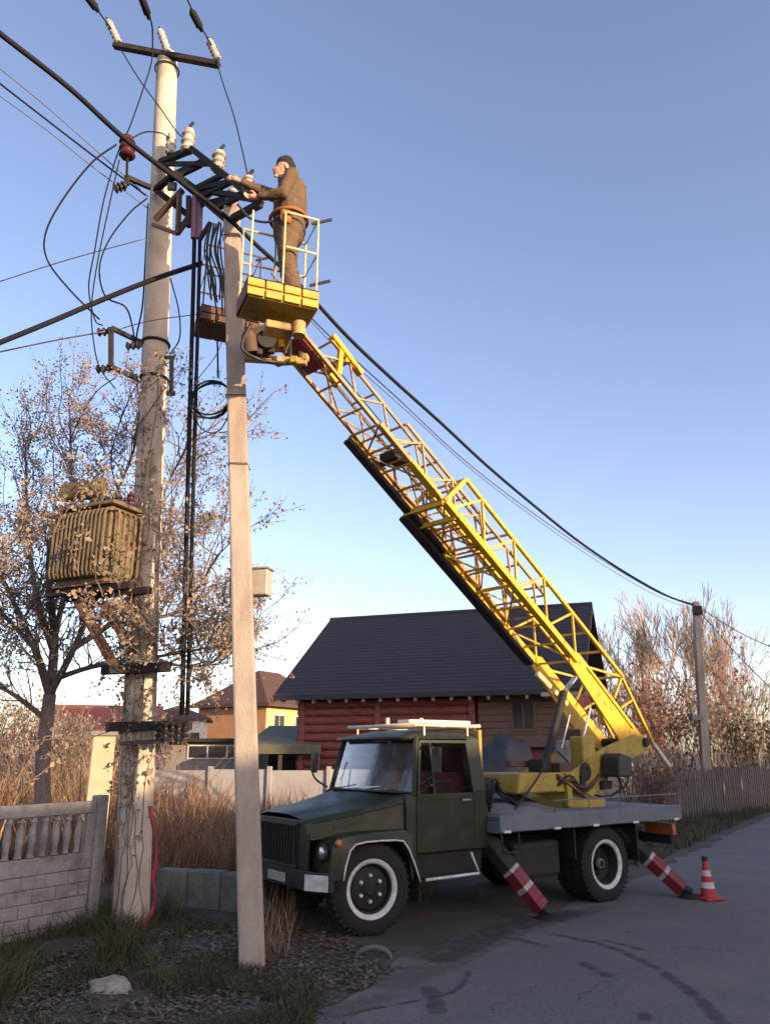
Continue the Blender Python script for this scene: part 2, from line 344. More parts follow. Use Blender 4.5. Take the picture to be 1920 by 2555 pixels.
# ------------------------------------------------------------------ log house
LH = Vector((-2.8, 28, 0)); a_ = Vector((0.94, -0.342, 0)).normalized(); b_ = Vector((0.342, 0.94, 0)).normalized(); up = Vector((0, 0, 1))
house = empty('log_house', LH, 0, 'red log house with a large dark tiled roof behind the truck', 'house')
def H(u, d, z): return a_ * u + b_ * d + up * z
EAVE, RIDGE, DEP, WLEN = 4.05, 7.0, 8.0, 8.9
nlog = 12; z0 = 0.62; lh = (EAVE - 0.12 - z0) / nlog
for i in range(nlog):
    z = z0 + lh * (i + 0.5)
    for u0, u1 in ((-0.18, 2.75), (2.80, 5.95)):
        mb = MB().tube([H(u0, 0, z), H(u1, 0, z)], lh * 0.56, 10); mb.build('log', M_LOG, house, smooth=40)
    MB().tube([H(0.02, 0.05, z), H(0.02, DEP, z)], lh * 0.56, 8).build('log', M_LOG, house, smooth=40)
for u in (0.0, 2.77, 5.98):
    MB().bar(H(u, -0.13, z0 - 0.1), H(u, -0.13, EAVE - 0.05), 0.20, 0.12, b_).build('corner_post', M_LOG, house, bevel=0.01)
M_STONE = mat('grey_plinth', (0.24, 0.23, 0.22), (0.18, 0.17, 0.165), 0.9, scale=6, bump=0.3)
MB().prism([H(0.1, 0.02, 0), H(6.0, 0.02, 0), H(6.0, DEP, 0), H(0.1, DEP, 0)], (0, 0, z0)).build('plinth', M_STONE, house)
MB().prism([H(0.1, 0.25, z0), H(WLEN, 0.25, z0), H(WLEN, DEP, z0), H(0.1, DEP, z0)], (0, 0, EAVE - z0)).build('core_wall', M_LOG, house)
for g, nm in ((0.12, 'gable'), (WLEN - 0.12, 'gable')):
    MB().prism([H(g, 0.1, EAVE), H(g, DEP - 0.1, EAVE), H(g, DEP / 2, RIDGE - 0.2)], a_ * 0.1).build(nm, M_WOODD, house)
OV = 0.85
roof = MB().prism([H(-OV, -0.75, EAVE - 0.42), H(WLEN + 0.7, -0.75, EAVE - 0.42), H(WLEN + 0.7, DEP / 2, RIDGE), H(-OV, DEP / 2, RIDGE)], (0, 0, 0.14)).prism([H(-OV, DEP + 0.75, EAVE - 0.42), H(-OV, DEP / 2 + 0.005, RIDGE), H(WLEN + 0.7, DEP / 2 + 0.005, RIDGE), H(WLEN + 0.7, DEP + 0.75, EAVE - 0.42)], (0, 0, 0.14)).build('roof', M_ROOF, house)
k = 0.2
for r in range(26):                     # tile courses
    t0 = r / 26; 
    q = lambda t, u, dz: H(u, -0.75 + (DEP / 2 + 0.75) * t, EAVE - 0.28 + (RIDGE - EAVE + 0.42) * t + dz)
    MB().add([q(t0, -OV, 0.024), q(t0, WLEN + 0.7, 0.024), q(t0 + 1 / 26, WLEN + 0.7, 0.006), q(t0 + 1 / 26, -OV, 0.006), q(t0, -OV, 0.002), q(t0, WLEN + 0.7, 0.002)], [(0, 1, 2, 3), (4, 5, 1, 0)]).build('tile_course', M_ROOF, roof, fixn=False)
MB().tube([H(-OV, DEP / 2, RIDGE + 0.13), H(WLEN + 0.7, DEP / 2, RIDGE + 0.13)], 0.09, 8).build('ridge_cap', M_ROOF, roof, smooth=40)
for e in (-OV, WLEN + 0.66):
    MB().bar(H(e, -0.78, EAVE - 0.44), H(e, DEP / 2, RIDGE - 0.06), 0.05, 0.2).build('barge_board', M_WOODD, roof)
for i in range(17):
    u = -0.55 + i * 0.6
    MB().bar(H(u, -0.68, EAVE - 0.48), H(u, 0.15, EAVE - 0.06), 0.09, 0.13).build('rafter', mat('pale_rafter_wood', (0.33, 0.25, 0.19), (0.26, 0.2, 0.15), 0.85, scale=6), roof)
# upper room over the open porch at the right end
for i in range(7):
    z = 2.35 + i * 0.205
    MB().bar(H(6.15, 0.0, z), H(WLEN, 0.0, z), 0.10, 0.198, up).build('plank', M_WOODD, house, bevel=0.012)
MB().bar(H(5.9, -0.02, 2.17), H(WLEN + 0.1, -0.02, 2.17), 0.2, 0.17, up).build('beam', M_WOODD, house, bevel=0.01)
for u, w in ((6.05, 0.22), (WLEN - 0.1, 0.2)):
    MB().bar(H(u, -0.06, 0), H(u, -0.06, 2.08), w, w, b_).build('porch_post', M_LOG if u < 7 else M_WOODD, house, bevel=0.015)
win = MB().bar(H(7.25, -0.06, 2.62), H(7.25, -0.06, 3.48), 0.06, 0.06, b_).bar(H(7.95, -0.06, 2.62), H(7.95, -0.06, 3.48), 0.06, 0.06, b_).bar(H(7.6, -0.06, 2.62), H(7.6, -0.06, 3.48), 0.05, 0.05, b_).bar(H(7.22, -0.06, 3.5), H(7.98, -0.06, 3.5), 0.06, 0.06).bar(H(7.22, -0.06, 2.6), H(7.98, -0.06, 2.6), 0.08, 0.06).build('window', M_WOODD, house)
M_PANE = mat('dark_pane', (0.02, 0.024, 0.03), None, 0.08)
for u in (7.43, 7.78): MB().box(H(u, -0.056, 3.05), (0.29, 0.012, 0.82), Matrix((a_, b_, up)).transposed()).build('pane', M_PANE, win)
MB().prism([H(6.0, 0.3, z0 - .5), H(WLEN, 0.3, z0 - .5), H(WLEN, 0.34, z0 - .5), H(6.0, 0.34, z0 - .5)], (0, 0, 2.0)).build('porch_back', M_WOODD, house)
# pale horizontal tie beam and soffit of the right hand gable
MB().bar(H(8.3, -0.72, 3.62), H(9.75, -0.72, 3.62), 0.10, 0.12, up).build('tie_beam', mat('pale_wood', (0.36, 0.30, 0.24), (0.28, 0.23, 0.18), 0.8, scale=5), house)
for i in range(5):                      # ladder-like slatted vent at the left foot of the wall
    MB().bar(H(0.05, -0.2, 0.12 + i * 0.13), H(1.0, -0.2, 0.12 + i * 0.13), 0.03, 0.05).build('slat', M_STONE, house)

# ------------------------------------------------------------------ ochre house, far behind
M_OCHRE = mat('ochre_render', (0.48, 0.26, 0.125), (0.40, 0.21, 0.10), 0.9, scale=2, bump=0.1)
M_CREAM = mat('cream_render', (0.62, 0.45, 0.20), (0.56, 0.40, 0.18), 0.9, scale=2)
M_BROOF = mat('brown_roof', (0.085, 0.045, 0.035), (0.065, 0.036, 0.03), 0.8, scale=4, stretch=(1, 1, 6))
Y0 = 48
oc = P(570, 1640, Y0); oc = Vector((oc.x, Y0, 0))
oh = empty('ochre_house', oc, 0, 'ochre rendered house with a brown hipped roof left of the log house', 'house')
oa = Vector((-0.89, 0.456, 0)); ob = Vector((0.456, 0.89, 0))          # along the left and the right wall, from the near corner
def O(u, d, z): return oa * u + ob * d + up * z
za, zr = 4.62, 7.0; wl, wr = 5.1, 7.5
MB().prism([O(0, 0, 0), O(wl, 0, 0), O(wl, wr, 0), O(0, wr, 0)], (0, 0, za)).build('wall', M_OCHRE, oh)
MB().prism([O(-0.02, 0.02, 0), O(-0.02, wr - 0.02, 0), O(0.3, wr - 0.02, 0), O(0.3, 0.02, 0)], (0, 0, za - 0.01)).build('sunlit_side_wall', M_CREAM, oh)  # lighter slab over the ochre wall; stronger sunlight put into its colour
MB().add([O(-0.5, -0.5, za), O(wl + 0.5, -0.5, za), O(wl + 0.5, wr + 0.5, za), O(-0.5, wr + 0.5, za), O(wl / 2, 2.6, zr), O(wl / 2, wr - 2.6, zr)], [(0, 1, 4), (1, 2, 5, 4), (2, 3, 5), (3, 0, 4, 5), (3, 2, 1, 0)]).build('roof', M_BROOF, oh)
MB().bar(O(-0.5, -0.53, za + 0.02), O(wl + 0.5, -0.53, za + 0.02), 0.06, 0.2).bar(O(-0.53, -0.5, za + 0.02), O(-0.53, wr + 0.5, za + 0.02), 0.06, 0.2).build('gutter_board', M_BROOF, oh)
RO = Matrix((ob, -oa, up)).transposed()
for d in (1.3, 3.6, 5.9):
    w = MB().box(O(-0.05, d, 3.5), (1.1, 0.06, 1.3), RO).build('window', M_WHITE, oh)
    for s_ in (-0.27, 0.27): MB().box(O(-0.09, d + s_, 3.5), (0.46, 0.02, 1.12), RO).build('pane', M_PANE, w)
# open shed with an olive roof
M_OLIVE = mat('olive_sheet', (0.135, 0.13, 0.075), (0.11, 0.105, 0.065), 0.7, scale=4)
sx = P(605, 1600, 27.5)
shed = empty('open_shed', (sx.x + 0.3, 27.5, 0), rad(-6), 'low open shed with an olive sheet roof beside the log house', 'shed')
zt, zb = P(600, 1568, 27.5).z, P(600, 1612, 27.5).z
MB().prism([(-1.5, 0, zb), (1.1, 0, zb), (1.1, 3.2, zt + 0.05), (-1.5, 3.2, zt + 0.05)], (0, 0, 0.06)).build('roof', M_OLIVE, shed)
MB().box((-0.2, -0.04, zb - 0.10), (2.6, 0.06, 0.28)).build('fascia', M_OLIVE, shed)
for x in (-1.4, -0.3, 1.0): MB().box((x, 0.1, zb / 2 - 0.1), (0.12, 0.12, zb - 0.2)).build('post', M_WOODD, shed)
MB().box((-0.2, 3.1, 1.1), (2.5, 0.1, 2.2)).build('back_wall', M_DARKMET, shed)
# low garage with a band window
gx_ = P(455, 1630, 30)
gar = empty('low_garage', (gx_.x, 30, 0), 0, 'low grey garage with a long dark window under the ochre house', 'garage')
MB().box((0, 1.5, 1.15), (3.4, 3, 2.3)).build('wall', M_STONE, gar); MB().box((0, 1.4, 2.36), (3.8, 3.6, 0.12)).build('roof', M_DARKMET, gar)
w = MB().box((0.25, -0.02, 1.95), (2.2, 0.06, 0.5)).build('window', M_WHITE, gar)
for i in range(3): MB().box((-0.46 + i * 0.71, -0.06, 1.95), (0.64, 0.02, 0.4)).build('pane', M_PANE, w)
# small white house and pale gate pillar at the left
wx = P(375, 1590, 44)
wh = empty('white_cottage', (wx.x, 44, 0), rad(10), 'small white cottage with dark windows seen just right of the tall pole', 'cottage')
MB().box((0, 2, 1.8), (3.2, 4, 3.6)).build('wall', M_WHITE, wh)
MB().prism([(-1.9, -0.3, 3.6), (1.9, -0.3, 3.6), (1.9, 4.3, 3.6), (-1.9, 4.3, 3.6)], (0, 0, 0.12)).add([(-1.9, -0.3, 3.72), (1.9, -0.3, 3.72), (1.9, 4.3, 3.72), (-1.9, 4.3, 3.72), (0, 2, 4.5)], [(0, 1, 4), (1, 2, 4), (2, 3, 4), (3, 0, 4)]).build('roof', M_BROOF, wh)
for x in (-0.9, 0.25, 1.1):
    MB().box((x, -0.03, 2.5), (0.5, 0.06, 0.9)).build('window', M_PANE, wh)
px_ = P(219, 1650, 13.6)
pil = empty('gate_pillar', (px_.x, 13.6, 0), rad(20), 'pale cream gate pillar lit by the sun behind the concrete fence', 'gate pillar')
MB().box((0, 0, 1.1), (0.36, 0.36, 2.2)).build('shaft', mat('cream_plaster', (0.50, 0.43, 0.31), (0.40, 0.33, 0.23), 0.9, scale=6, bump=0.2), pil, bevel=0.02)
MB().box((0, 0, 2.24), (0.44, 0.44, 0.08)).build('cap', M_STONE, pil, bevel=0.01)
rx = P(225, 1585, 40)
rh = empty('red_roof_house', (rx.x, 40, 0), rad(15), 'distant house with a red roof left of the tall pole', 'house')
MB().box((0, 2.5, 1.5), (4.6, 5, 3.0)).build('wall', M_CREAM, rh)
MB().add([(-2.7, -0.4, 2.95), (2.7, -0.4, 2.95), (2.7, 5.4, 2.95), (-2.7, 5.4, 2.95), (-2.7, 2.5, 4.3), (2.7, 2.5, 4.3)], [(0, 1, 5, 4), (2, 3, 4, 5), (1, 2, 5), (3, 0, 4), (3, 2, 1, 0)]).build('roof', mat('red_tiles', (0.30, 0.085, 0.05), (0.24, 0.07, 0.045), 0.8, scale=5), rh)

# ------------------------------------------------------------------ added buildings out of view, shaped to shade the street and log house
def T2(d, t):                           # d metres along the light, t metres across it
    s = rad(SUN_AZ); return Vector((-math.sin(s) * d + math.cos(s) * t, math.cos(s) * d + math.sin(s) * t, 0))
tn = math.tan(rad(SUN_EL)); DD = 22
def shade_house(name, label, cat, t0, t1, hgt, flat=False):
    c = T2(-DD, (t0 + t1) / 2); o = empty(name, c, rad(90 - SUN_AZ) , label, cat); Lh = t1 - t0
    # local x runs along t, local y along the light
    o.rotation_euler = (0, 0, math.atan2(T2(0, 1).y, T2(0, 1).x))
    if flat:
        MB().box((0, -4, hgt / 2), (Lh, 8, hgt)).build('wall', M_LOG, o); MB().box((0, -4, hgt + 0.05), (Lh + 0.4, 8.4, 0.1)).build('roof', M_DARKMET, o)
        n = int(Lh / 2.4)
        for f in range(int(hgt / 3)):
            for i in range(n):
                w = MB().box((-Lh / 2 + (i + 0.5) * Lh / n, 0.02, 1.7 + f * 3), (1.3, 0.08, 1.4)).build('window', M_WHITE, o); MB().box((-Lh / 2 + (i + 0.5) * Lh / n, 0.07, 1.7 + f * 3), (1.14, 0.02, 1.24)).build('pane', M_PANE, w)
    else:
        ev = hgt - 2.4
        MB().box((0, 0, ev / 2), (Lh, 8, ev)).build('wall', M_CREAM, o)
        MB().add([(-Lh / 2, -4.4, ev - 0.1), (Lh / 2, -4.4, ev - 0.1), (Lh / 2, 4.4, ev - 0.1), (-Lh / 2, 4.4, ev - 0.1), (-Lh / 2, 0, hgt), (Lh / 2, 0, hgt)], [(0, 1, 5, 4), (2, 3, 4, 5), (1, 2, 5), (3, 0, 4), (3, 2, 1, 0)]).build('roof', M_BROOF, o)
        n = int(Lh / 3.2)
        for i in range(n):
            w = MB().box((-Lh / 2 + (i + 0.5) * Lh / n, 4.02, 1.6), (1.2, 0.08, 1.3)).build('window', M_WHITE, o); MB().box((-Lh / 2 + (i + 0.5) * Lh / n, 4.07, 1.6), (1.04, 0.02, 1.14)).build('pane', M_PANE, w)
shade_house('shade_row_house', 'unseen long cream row of houses across the road, added to shade the street', 'house', -9, 10.2, 1.88 + tn * (6.43 + DD))  # added shadow caster; ridge height follows the shadow edge wanted on the poles
shade_house('shade_row_house', 'unseen taller cream house across the road, added to shade the turntable', 'house', 10.0, 36, 2.2 + tn * (6.43 + DD))  # added step in the ridge, keeps the turntable in shade
bpy.data.objects['shade_row_house.001'].location = T2(-DD - 0.15, 23.0)
shade_house('shade_apartment_block', 'unseen red brick apartment block across the road, added to shade the log house', 'apartment block', 18.8, 30.0, 6.95 + tn * (22.3 + DD + 8), True)  # added shadow caster, tall enough to cover the log house
bpy.data.objects['shade_apartment_block'].location = T2(-DD - 8, 24.4)
# ------------------------------------------------------------------ poles
def insul(mb, a, b, r, n=4, core=0.55):
    a, b = Vector(a), Vector(b); d = b - a; Ln = d.length; prof = [(0.0, 0)]
    for i in range(n):
        z = Ln * i / n; h = Ln / n
        prof += [(r * core, z), (r, z + h * 0.25), (r * 0.92, z + h * 0.5), (r * core, z + h * 0.75)]
    prof += [(r * core, Ln), (0.0, Ln)]
    return mb.lathe(prof, 14, a, d)
TP0, TP1 = P(285, 1930, 10.15), P(362, 122, 9.9); TP0 = TP0 + (TP0 - TP1).normalized() * (TP0.z / (TP1 - TP0).normalized().z)
tp = empty('concrete_power_pole', (TP0.x, TP0.y, 0), 0, 'tall round concrete power pole with a steel crossarm at its top', 'power pole')
d_ = (TP1 - TP0).normalized()
def tpc(z): return TP0 + d_ * ((z - TP0.z) / d_.z)
def tpr(z): return 0.212 - (0.212 - 0.160) * max(0, z) / TP1.z
MB().tube([tpc(z) for z in np.linspace(-0.4, TP1.z, 16)], [tpr(z) for z in np.linspace(-0.4, TP1.z, 16)], 32).build('shaft', M_CONC_OLD, tp, TP0 * Vector((1, 1, 0)) if False else Vector((TP0.x, TP0.y, 0)), smooth=40)
OT = Vector((TP0.x, TP0.y, 0))
ca0, ca1 = P(247, 98, 9.95), P(473, 140, 9.62)
crossarm = MB().bar(ca0, ca1, 0.10, 0.09).build('crossarm', M_STEEL, tp, OT, bevel=0.005)
mb = MB().tube([tpc(TP1.z - 0.28) + Vector((math.cos(a), math.sin(a), 0)) * 0.185 for a in np.linspace(0, 6.283, 25)], 0.012, 6, False); mb.build('clamp_band', M_STEEL, tp, OT)
for (x0, y0), (x1, y1), Y in (((256, 92), (234, 46), 9.9), ((362, 112), (346, 66), 9.75), ((470, 128), (452, 88), 9.6)):
    p0, p1 = P(x0, y0, Y), P(x1, y1, Y); q = MB(); insul(q, p0, p1, 0.065, 5, 0.7); q.build('insulator', M_PORC, tp, OT, smooth=40)
    MB().tube([p0 + (p0 - p1) * 0.15, p1 + (p1 - p0) * 0.18], 0.014, 6).build('pin', M_STEEL, tp, OT)
for y in (728, 805):
    z = P(330, y, 9.8).z
    MB().tube([tpc(z) + Vector((math.cos(a), math.sin(a), 0)) * (tpr(z) + 0.012) for a in np.linspace(0, 6.283, 29)], 0.022, 6, False).build('clamp_band', M_STEEL, tp, OT)
# bracket arms at the left, like a C
brk = [P(310, 742, 9.6), P(240, 708, 9.35), P(240, 792, 9.35), P(305, 822, 9.6)]
for a, b in zip(brk[:-1], brk[1:]): MB().bar(a, b, 0.06, 0.06, (0, 1, 0)).build('bracket_bar', M_STEEL, tp, OT, bevel=0.004)
for (x, y) in ((292, 748), (230, 718), (228, 798)):
    p = P(x, y, 9.4); q = MB(); insul(q, p - Vector((0.12, 0, 0)), p + Vector((0.08, 0, 0.02)), 0.06, 3); q.build('insulator', M_DARKMET, tp, OT, smooth=40)
MB().bar(P(371, 775, 9.75), P(370, 850, 9.75), 0.05, 0.05, (0, 1, 0)).bar(P(360, 850, 9.75), P(378, 850, 9.75), 0.05, 0.05, (0, 1, 0)).bar(P(355, 772, 9.75), P(376, 772, 9.75), 0.04, 0.04, (0, 1, 0)).build('side_bracket', M_RUST, tp, OT)
# lower arms
MB().bar(P(222, 1447, 9.95), P(366, 1440, 9.75), 0.10, 0.12).build('lower_arm', M_STEEL, tp, OT, bevel=0.005)
MB().bar(P(232, 1570, 9.95), P(412, 1566, 9.7), 0.10, 0.11).build('lower_arm', M_STEEL, tp, OT, bevel=0.005)
MB().bar(P(262, 1606, 9.85), P(360, 1600, 9.7), 0.05, 0.05).build('lower_arm', M_RUST, tp, OT)
for i in range(5):
    x = 345 + i * 14; p = P(x, 1566, 9.68); q = MB(); insul(q, p + Vector((0, 0, 0.03)), p + Vector((0, 0, -0.16 - 0.05 * (i % 2))), 0.05, 3); q.build('fuse_holder', M_BLACK, tp, OT, smooth=40)

# strut pole in front
SP0, SP1 = Vector((-1.225, 8.313, -0.3)), P(500, 440, 8.9)
sp = empty('strut_pole', (-1.245, 8.313, 0), 0, 'square concrete pole in front of the truck, leaning left beside the work basket', 'power pole')
OS = Vector((-1.245, 8.313, 0))
def spc(z): return SP0.lerp(SP1, (z + 0.3) / (SP1.z + 0.3))
MB().bar(SP0, SP1 - (SP1 - SP0).normalized() * 0.12, 0.245, 0.19, (-0.12, 1, 0), 0.215, 0.165).build('shaft', M_CONC, sp, OS, bevel=0.025, seg=2)
MB().bar(SP1 - (SP1 - SP0).normalized() * 0.125, SP1, 0.208, 0.16, (-0.12, 1, 0), 0.16, 0.12).build('pole_head', M_CONC, sp, OS, bevel=0.02)
for y in (502, 860, 1010):
    z = P(515, y, 8.7).z; c = spc(z); w = 0.118
    MB().tube([c + Vector((sx_ * w, sy_ * w, 0.0)) for sx_, sy_ in ((-1, -1), (1, -0.9), (1, 1), (-1, 1), (-1, -1))], 0.007, 5).build('wire_tie', M_RUST, sp, OS)
bx = P(541, 1255, 8.75)
jb = empty('junction_box', bx + Vector((-0.02, 0.14, -0.2)), rad(-12), 'grey metal junction box strapped behind the square concrete pole', 'junction box')
MB().box((0, 0, 0.2), (0.46, 0.18, 0.30)).build('case', mat('pale_box_paint', (0.42, 0.38, 0.31), (0.34, 0.31, 0.26), 0.5, scale=6), jb, bevel=0.012)
MB().box((0, 0, 0.36), (0.49, 0.22, 0.02)).build('lid', M_STONE, jb)
# distant pole
FP1 = P(1501, 1300, 27); FPb = Vector((P(1521, 1700, 27).x, 27, 0))
fp = empty('distant_pole', FPb, 0, 'slim grey concrete pole by the road at the far right', 'power pole')
MB().bar(FPb - Vector((0, 0, 0.3)), FP1, 0.30, 0.26, (0, 1, 0), 0.21, 0.2).build('shaft', M_CONC, fp, FPb, bevel=0.02)
MB().bar(P(1495, 1318, 26.8), P(1515, 1318, 26.8), 0.08, 0.30, (0, 0, 1)).build('clamp', M_STEEL, fp, FPb)
z = P(1520, 1550, 27).z
MB().box((FPb.x - 0.03, 27, z), (0.36, 0.32, 0.18)).build('band', M_STONE, fp, FPb)

# ------------------------------------------------------------------ steel frame between the poles
fr = empty('steel_switch_frame', P(440, 420, 9.35), 0, 'black steel frame carrying white insulators between the two concrete poles', 'steel frame'); OF = fr.location.copy()
C1, C2, C3, C4 = P(345, 352, 9.75), P(415, 322, 9.3), P(563, 440, 8.25), P(492, 478, 8.95)
def fbar(a, b, w=0.07, h=0.07, m=M_STEEL, nm='angle_bar'): return MB().bar(a, b, w, h).build(nm, m, fr, OF, bevel=0.004)
for a, b in ((C1, C2), (C1, C4), (C2, C3), (C4, C3)): fbar(a, b, 0.085, 0.085)
for t in (0.22, 0.5, 0.62, 0.82): fbar(C1.lerp(C4, t), C2.lerp(C3, t), 0.06, 0.07)
fbar(C1.lerp(C4, 0.02), C2.lerp(C3, 0.3), 0.04); fbar(C1.lerp(C4, 0.5), C2.lerp(C3, 0.62), 0.05)
L1, L2, L3, L4 = P(336, 410, 9.7), P(378, 375, 9.35), P(448, 428, 9.2), P(408, 466, 9.5)
for a, b in ((L1, L2), (L2, L3), (L3, L4), (L4, L1)): fbar(a, b, 0.08, 0.08)
fbar(L4, P(470, 400, 9.2), 0.07); fbar(P(335, 475, 9.65), P(395, 410, 9.4), 0.07, 0.07, M_RUST); fbar(P(330, 485, 9.6), P(382, 505, 9.35), 0.05, 0.05, M_RUST)
fbar(P(382, 505, 9.35), P(430, 440, 9.35), 0.06); fbar(P(388, 415, 9.4), P(384, 505, 9.36), 0.05); fbar(P(408, 425, 9.35), P(408, 490, 9.36), 0.07)
fbar(P(430, 410, 9.3), P(560, 432, 8.3), 0.09, 0.07); fbar(P(450, 440, 9.3), P(545, 415, 8.4), 0.08, 0.07); fbar(P(355, 395, 9.5), P(436, 356, 9.2), 0.05)
fbar(P(325, 405, 9.7), P(272, 382, 9.45), 0.06); fbar(P(274, 380, 9.45), P(274, 400, 9.45), 0.05); fbar(P(430, 520, 9.3), P(455, 480, 9.2), 0.04)
MB().box(P(372, 403, 9.4), (0.13, 0.05, 0.13)).build('drive_box', M_BLACK, fr, OF, bevel=0.01)
for (x0, y0), (x1, y1), Y, r, tip in (((368, 335), (371, 292), 9.6, 0.085, 0), ((404, 328), (409, 282), 9.35, 0.105, 1), ((470, 370), (475, 330), 9.0, 0.105, 1), ((534, 412), (537, 383), 8.15, 0.08, 1), ((498, 440), (502, 412), 8.85, 0.085, 0)):
    a, b = P(x0, y0, Y), P(x1, y1, Y); q = MB(); insul(q, a, b, r, 3, 0.7); ins = q.build('insulator', M_PORC, fr, OF, smooth=40)
    if tip: MB().tube([b, b + (b - a) * 0.2, b + (b - a) * 0.2 + Vector((0.05, 0, 0.07))], 0.022, 6).build('cap_pin', M_STEEL, ins, OF)
ar0, ar1 = P(275, 340, 9.1), P(275, 298, 9.1); q = MB(); insul(q, ar0, ar1, 0.115, 3, 0.75); q.build('line_insulator', M_BROWNPORC, fr, OF, smooth=40)
MB().tube([P(274, 385, 9.3), ar0], 0.018, 6).build('stalk', M_STEEL, fr, OF)
q = MB(); insul(q, P(247, 408, 9.3), P(272, 400, 9.35), 0.075, 3); q.build('line_insulator', M_BLACK, fr, OF, smooth=40)

# ------------------------------------------------------------------ wires
FPT = (FP1.x, FP1.y); RPT = (-1.95, 8.62)
def wire(pts, r, label, m=M_CABLE, n=6, name='power_cable', sides=6, group=None):
    pts = spline(pts, n); o = pts[len(pts) // 2]
    return tag(MB().tube(pts, r, sides).build(name, m, None, o, smooth=True), label, 'cable' if name == 'power_cable' else 'wire', group)
wire([V(x, y, FPT, RPT) for x, y in ((-60, 20), (0, 72), (150, 190), (270, 300), (400, 400), (490, 470), (560, 535), (640, 608), (750, 727), (850, 822), (950, 912), (1050, 1005), (1150, 1090), (1250, 1170), (1350, 1237), (1440, 1287), (1496, 1306))], 0.030, 'thick black twisted cable crossing the whole sky to the far pole')
A2 = (FPT[0] + 0.3, FPT[1]); B2 = (-1.6, 9.6)
wire([V(x, y, A2, B2) for x, y in ((585, 590), (700, 715), (860, 862), (1000, 992), (1150, 1108), (1300, 1210), (1420, 1280), (1498, 1310))], 0.010, 'thin wire just below the thick black cable right of the boom', M_ALU, name='thin_wire')
wire([V(x, y, A2, B2) for x, y in ((590, 600), (720, 745), (880, 890), (1010, 1008), (1150, 1116), (1300, 1219), (1420, 1288), (1499, 1316))], 0.007, 'lowest thin wire under the thick black cable right of the boom', M_ALU, name='thin_wire')
q0 = (-2.75, 9.35); 
wire([V(x, y, q0, (-7, 8.4)) for x, y in ((-40, 757), (0, 740), (110, 695), (220, 648), (330, 604), (437, 568))], 0.034, 'thick black cable coming in from the left edge below the frame')
LA, LB = (-3.25, 9.95), (-7, 7.2)
wire([V(x, y, LA, LB) for x, y in ((-40, 145), (0, 180), (100, 258), (200, 335), (315, 422))], 0.014, 'middle and darkest of three thin wires at the left edge', M_CABLE, name='thin_wire')
wire([V(x, y, LA, LB) for x, y in ((-40, 117), (0, 148), (100, 230), (200, 318), (320, 425))], 0.008, 'topmost of three thin wires at the left edge', M_ALU, name='thin_wire')
wire([V(x, y, LA, LB) for x, y in ((-40, 178), (0, 207), (100, 280), (200, 360), (322, 452))], 0.008, 'lowest of three thin wires at the left edge', M_ALU, name='thin_wire')
wire([P(-30, 618, 14), P(0, 608, 14), P(150, 560, 14), P(318, 514, 14)], 0.012, 'thin wire rising gently to the tall pole above the thick left cable', M_ALU, name='thin_wire')
wire([P(-30, 765, 9.3), P(0, 760, 9.3), P(120, 735, 9.3), P(228, 716, 9.35)], 0.010, 'thin wire ending at the C shaped bracket of the tall pole', M_ALU, name='thin_wire')
wire([P(240, 716, 9.5), P(330, 692, 9.7), P(460, 675, 9.6)], 0.007, 'thin wire crossing behind the poles above the C shaped bracket', M_ALU, name='thin_wire')
# high voltage leads that leave over the camera
for pts, lab, sl in ((((150, -60), (195, 0), (240, 62)), 'left one of three high wires tied to the top crossarm', (0.52, 0.78)), (((296, -60), (312, 12), (328, 52), (330, 105)), 'middle one of three high wires tied to the top crossarm', (0.25, 0.5)), (((378, -60), (405, 0), (430, 50), (459, 102)), 'right one of three high wires tied to the top crossarm', (0.5, 0.72))):
    w = wire([P(x, y, 9.6 - (105 - y) * 0.006) for x, y in pts], 0.013, lab, M_CABLE, name='high_wire')
for (x0, y0), (x1, y1) in (((188, -8), (214, 26)), ((304, -8), (323, 42)), ((413, 22), (436, 68))):
    pass
for (x0, y0), (x1, y1), lab in (((188, -8), (213, 25), 'black line splice on the left high wire at the top edge'), ((305, -8), (323, 42), 'black line splice on the middle high wire at the top edge'), ((414, 24), (437, 68), 'black line splice on the right high wire near the top')):
    a, b = P(x0, y0, 9.6 - (105 - y0) * 0.006), P(x1, y1, 9.6 - (105 - y1) * 0.006); m_ = b - a
    tag(MB().tube([a - m_ * 0.12, a, a + m_ * 0.08, b - m_ * 0.25, b - m_ * 0.2, b], [0.014, 0.04, 0.058, 0.058, 0.038, 0.03], 10).build('line_splice', M_CABLE, None, a, smooth=50), lab, 'splice')
wire([P(467, 128, 9.58), P(480, 175, 9.45), P(505, 250, 9.2), P(522, 320, 8.7), P(536, 384, 8.15)], 0.010, 'lead dropping from the right crossarm end to the insulator by the worker', name='jumper_wire')
wire([P(262, 108, 9.85), P(300, 170, 9.6), P(345, 232, 9.5), P(385, 288, 9.4), P(406, 300, 9.35)], 0.010, 'lead crossing the tall pole from the left crossarm end', name='jumper_wire')
wire([P(330, 62, 9.4), P(328, 130, 9.4), P(305, 205, 9.3), P(280, 275, 9.2), P(255, 330, 9.1), P(225, 430, 9.15), P(205, 540, 9.2), P(192, 620, 9.25), P(205, 690, 9.3), P(222, 703, 9.3)], 0.010, 'long lead hanging from the middle high wire past the brown insulator', name='jumper_wire')
wire([P(252, 312, 9.05), P(200, 350, 9.0), P(140, 425, 9.0), P(100, 500, 9.0), P(102, 560, 9.0), P(150, 625, 9.1), P(215, 690, 9.25)], 0.013, 'widest loop of slack cable left of the tall pole', name='jumper_wire')
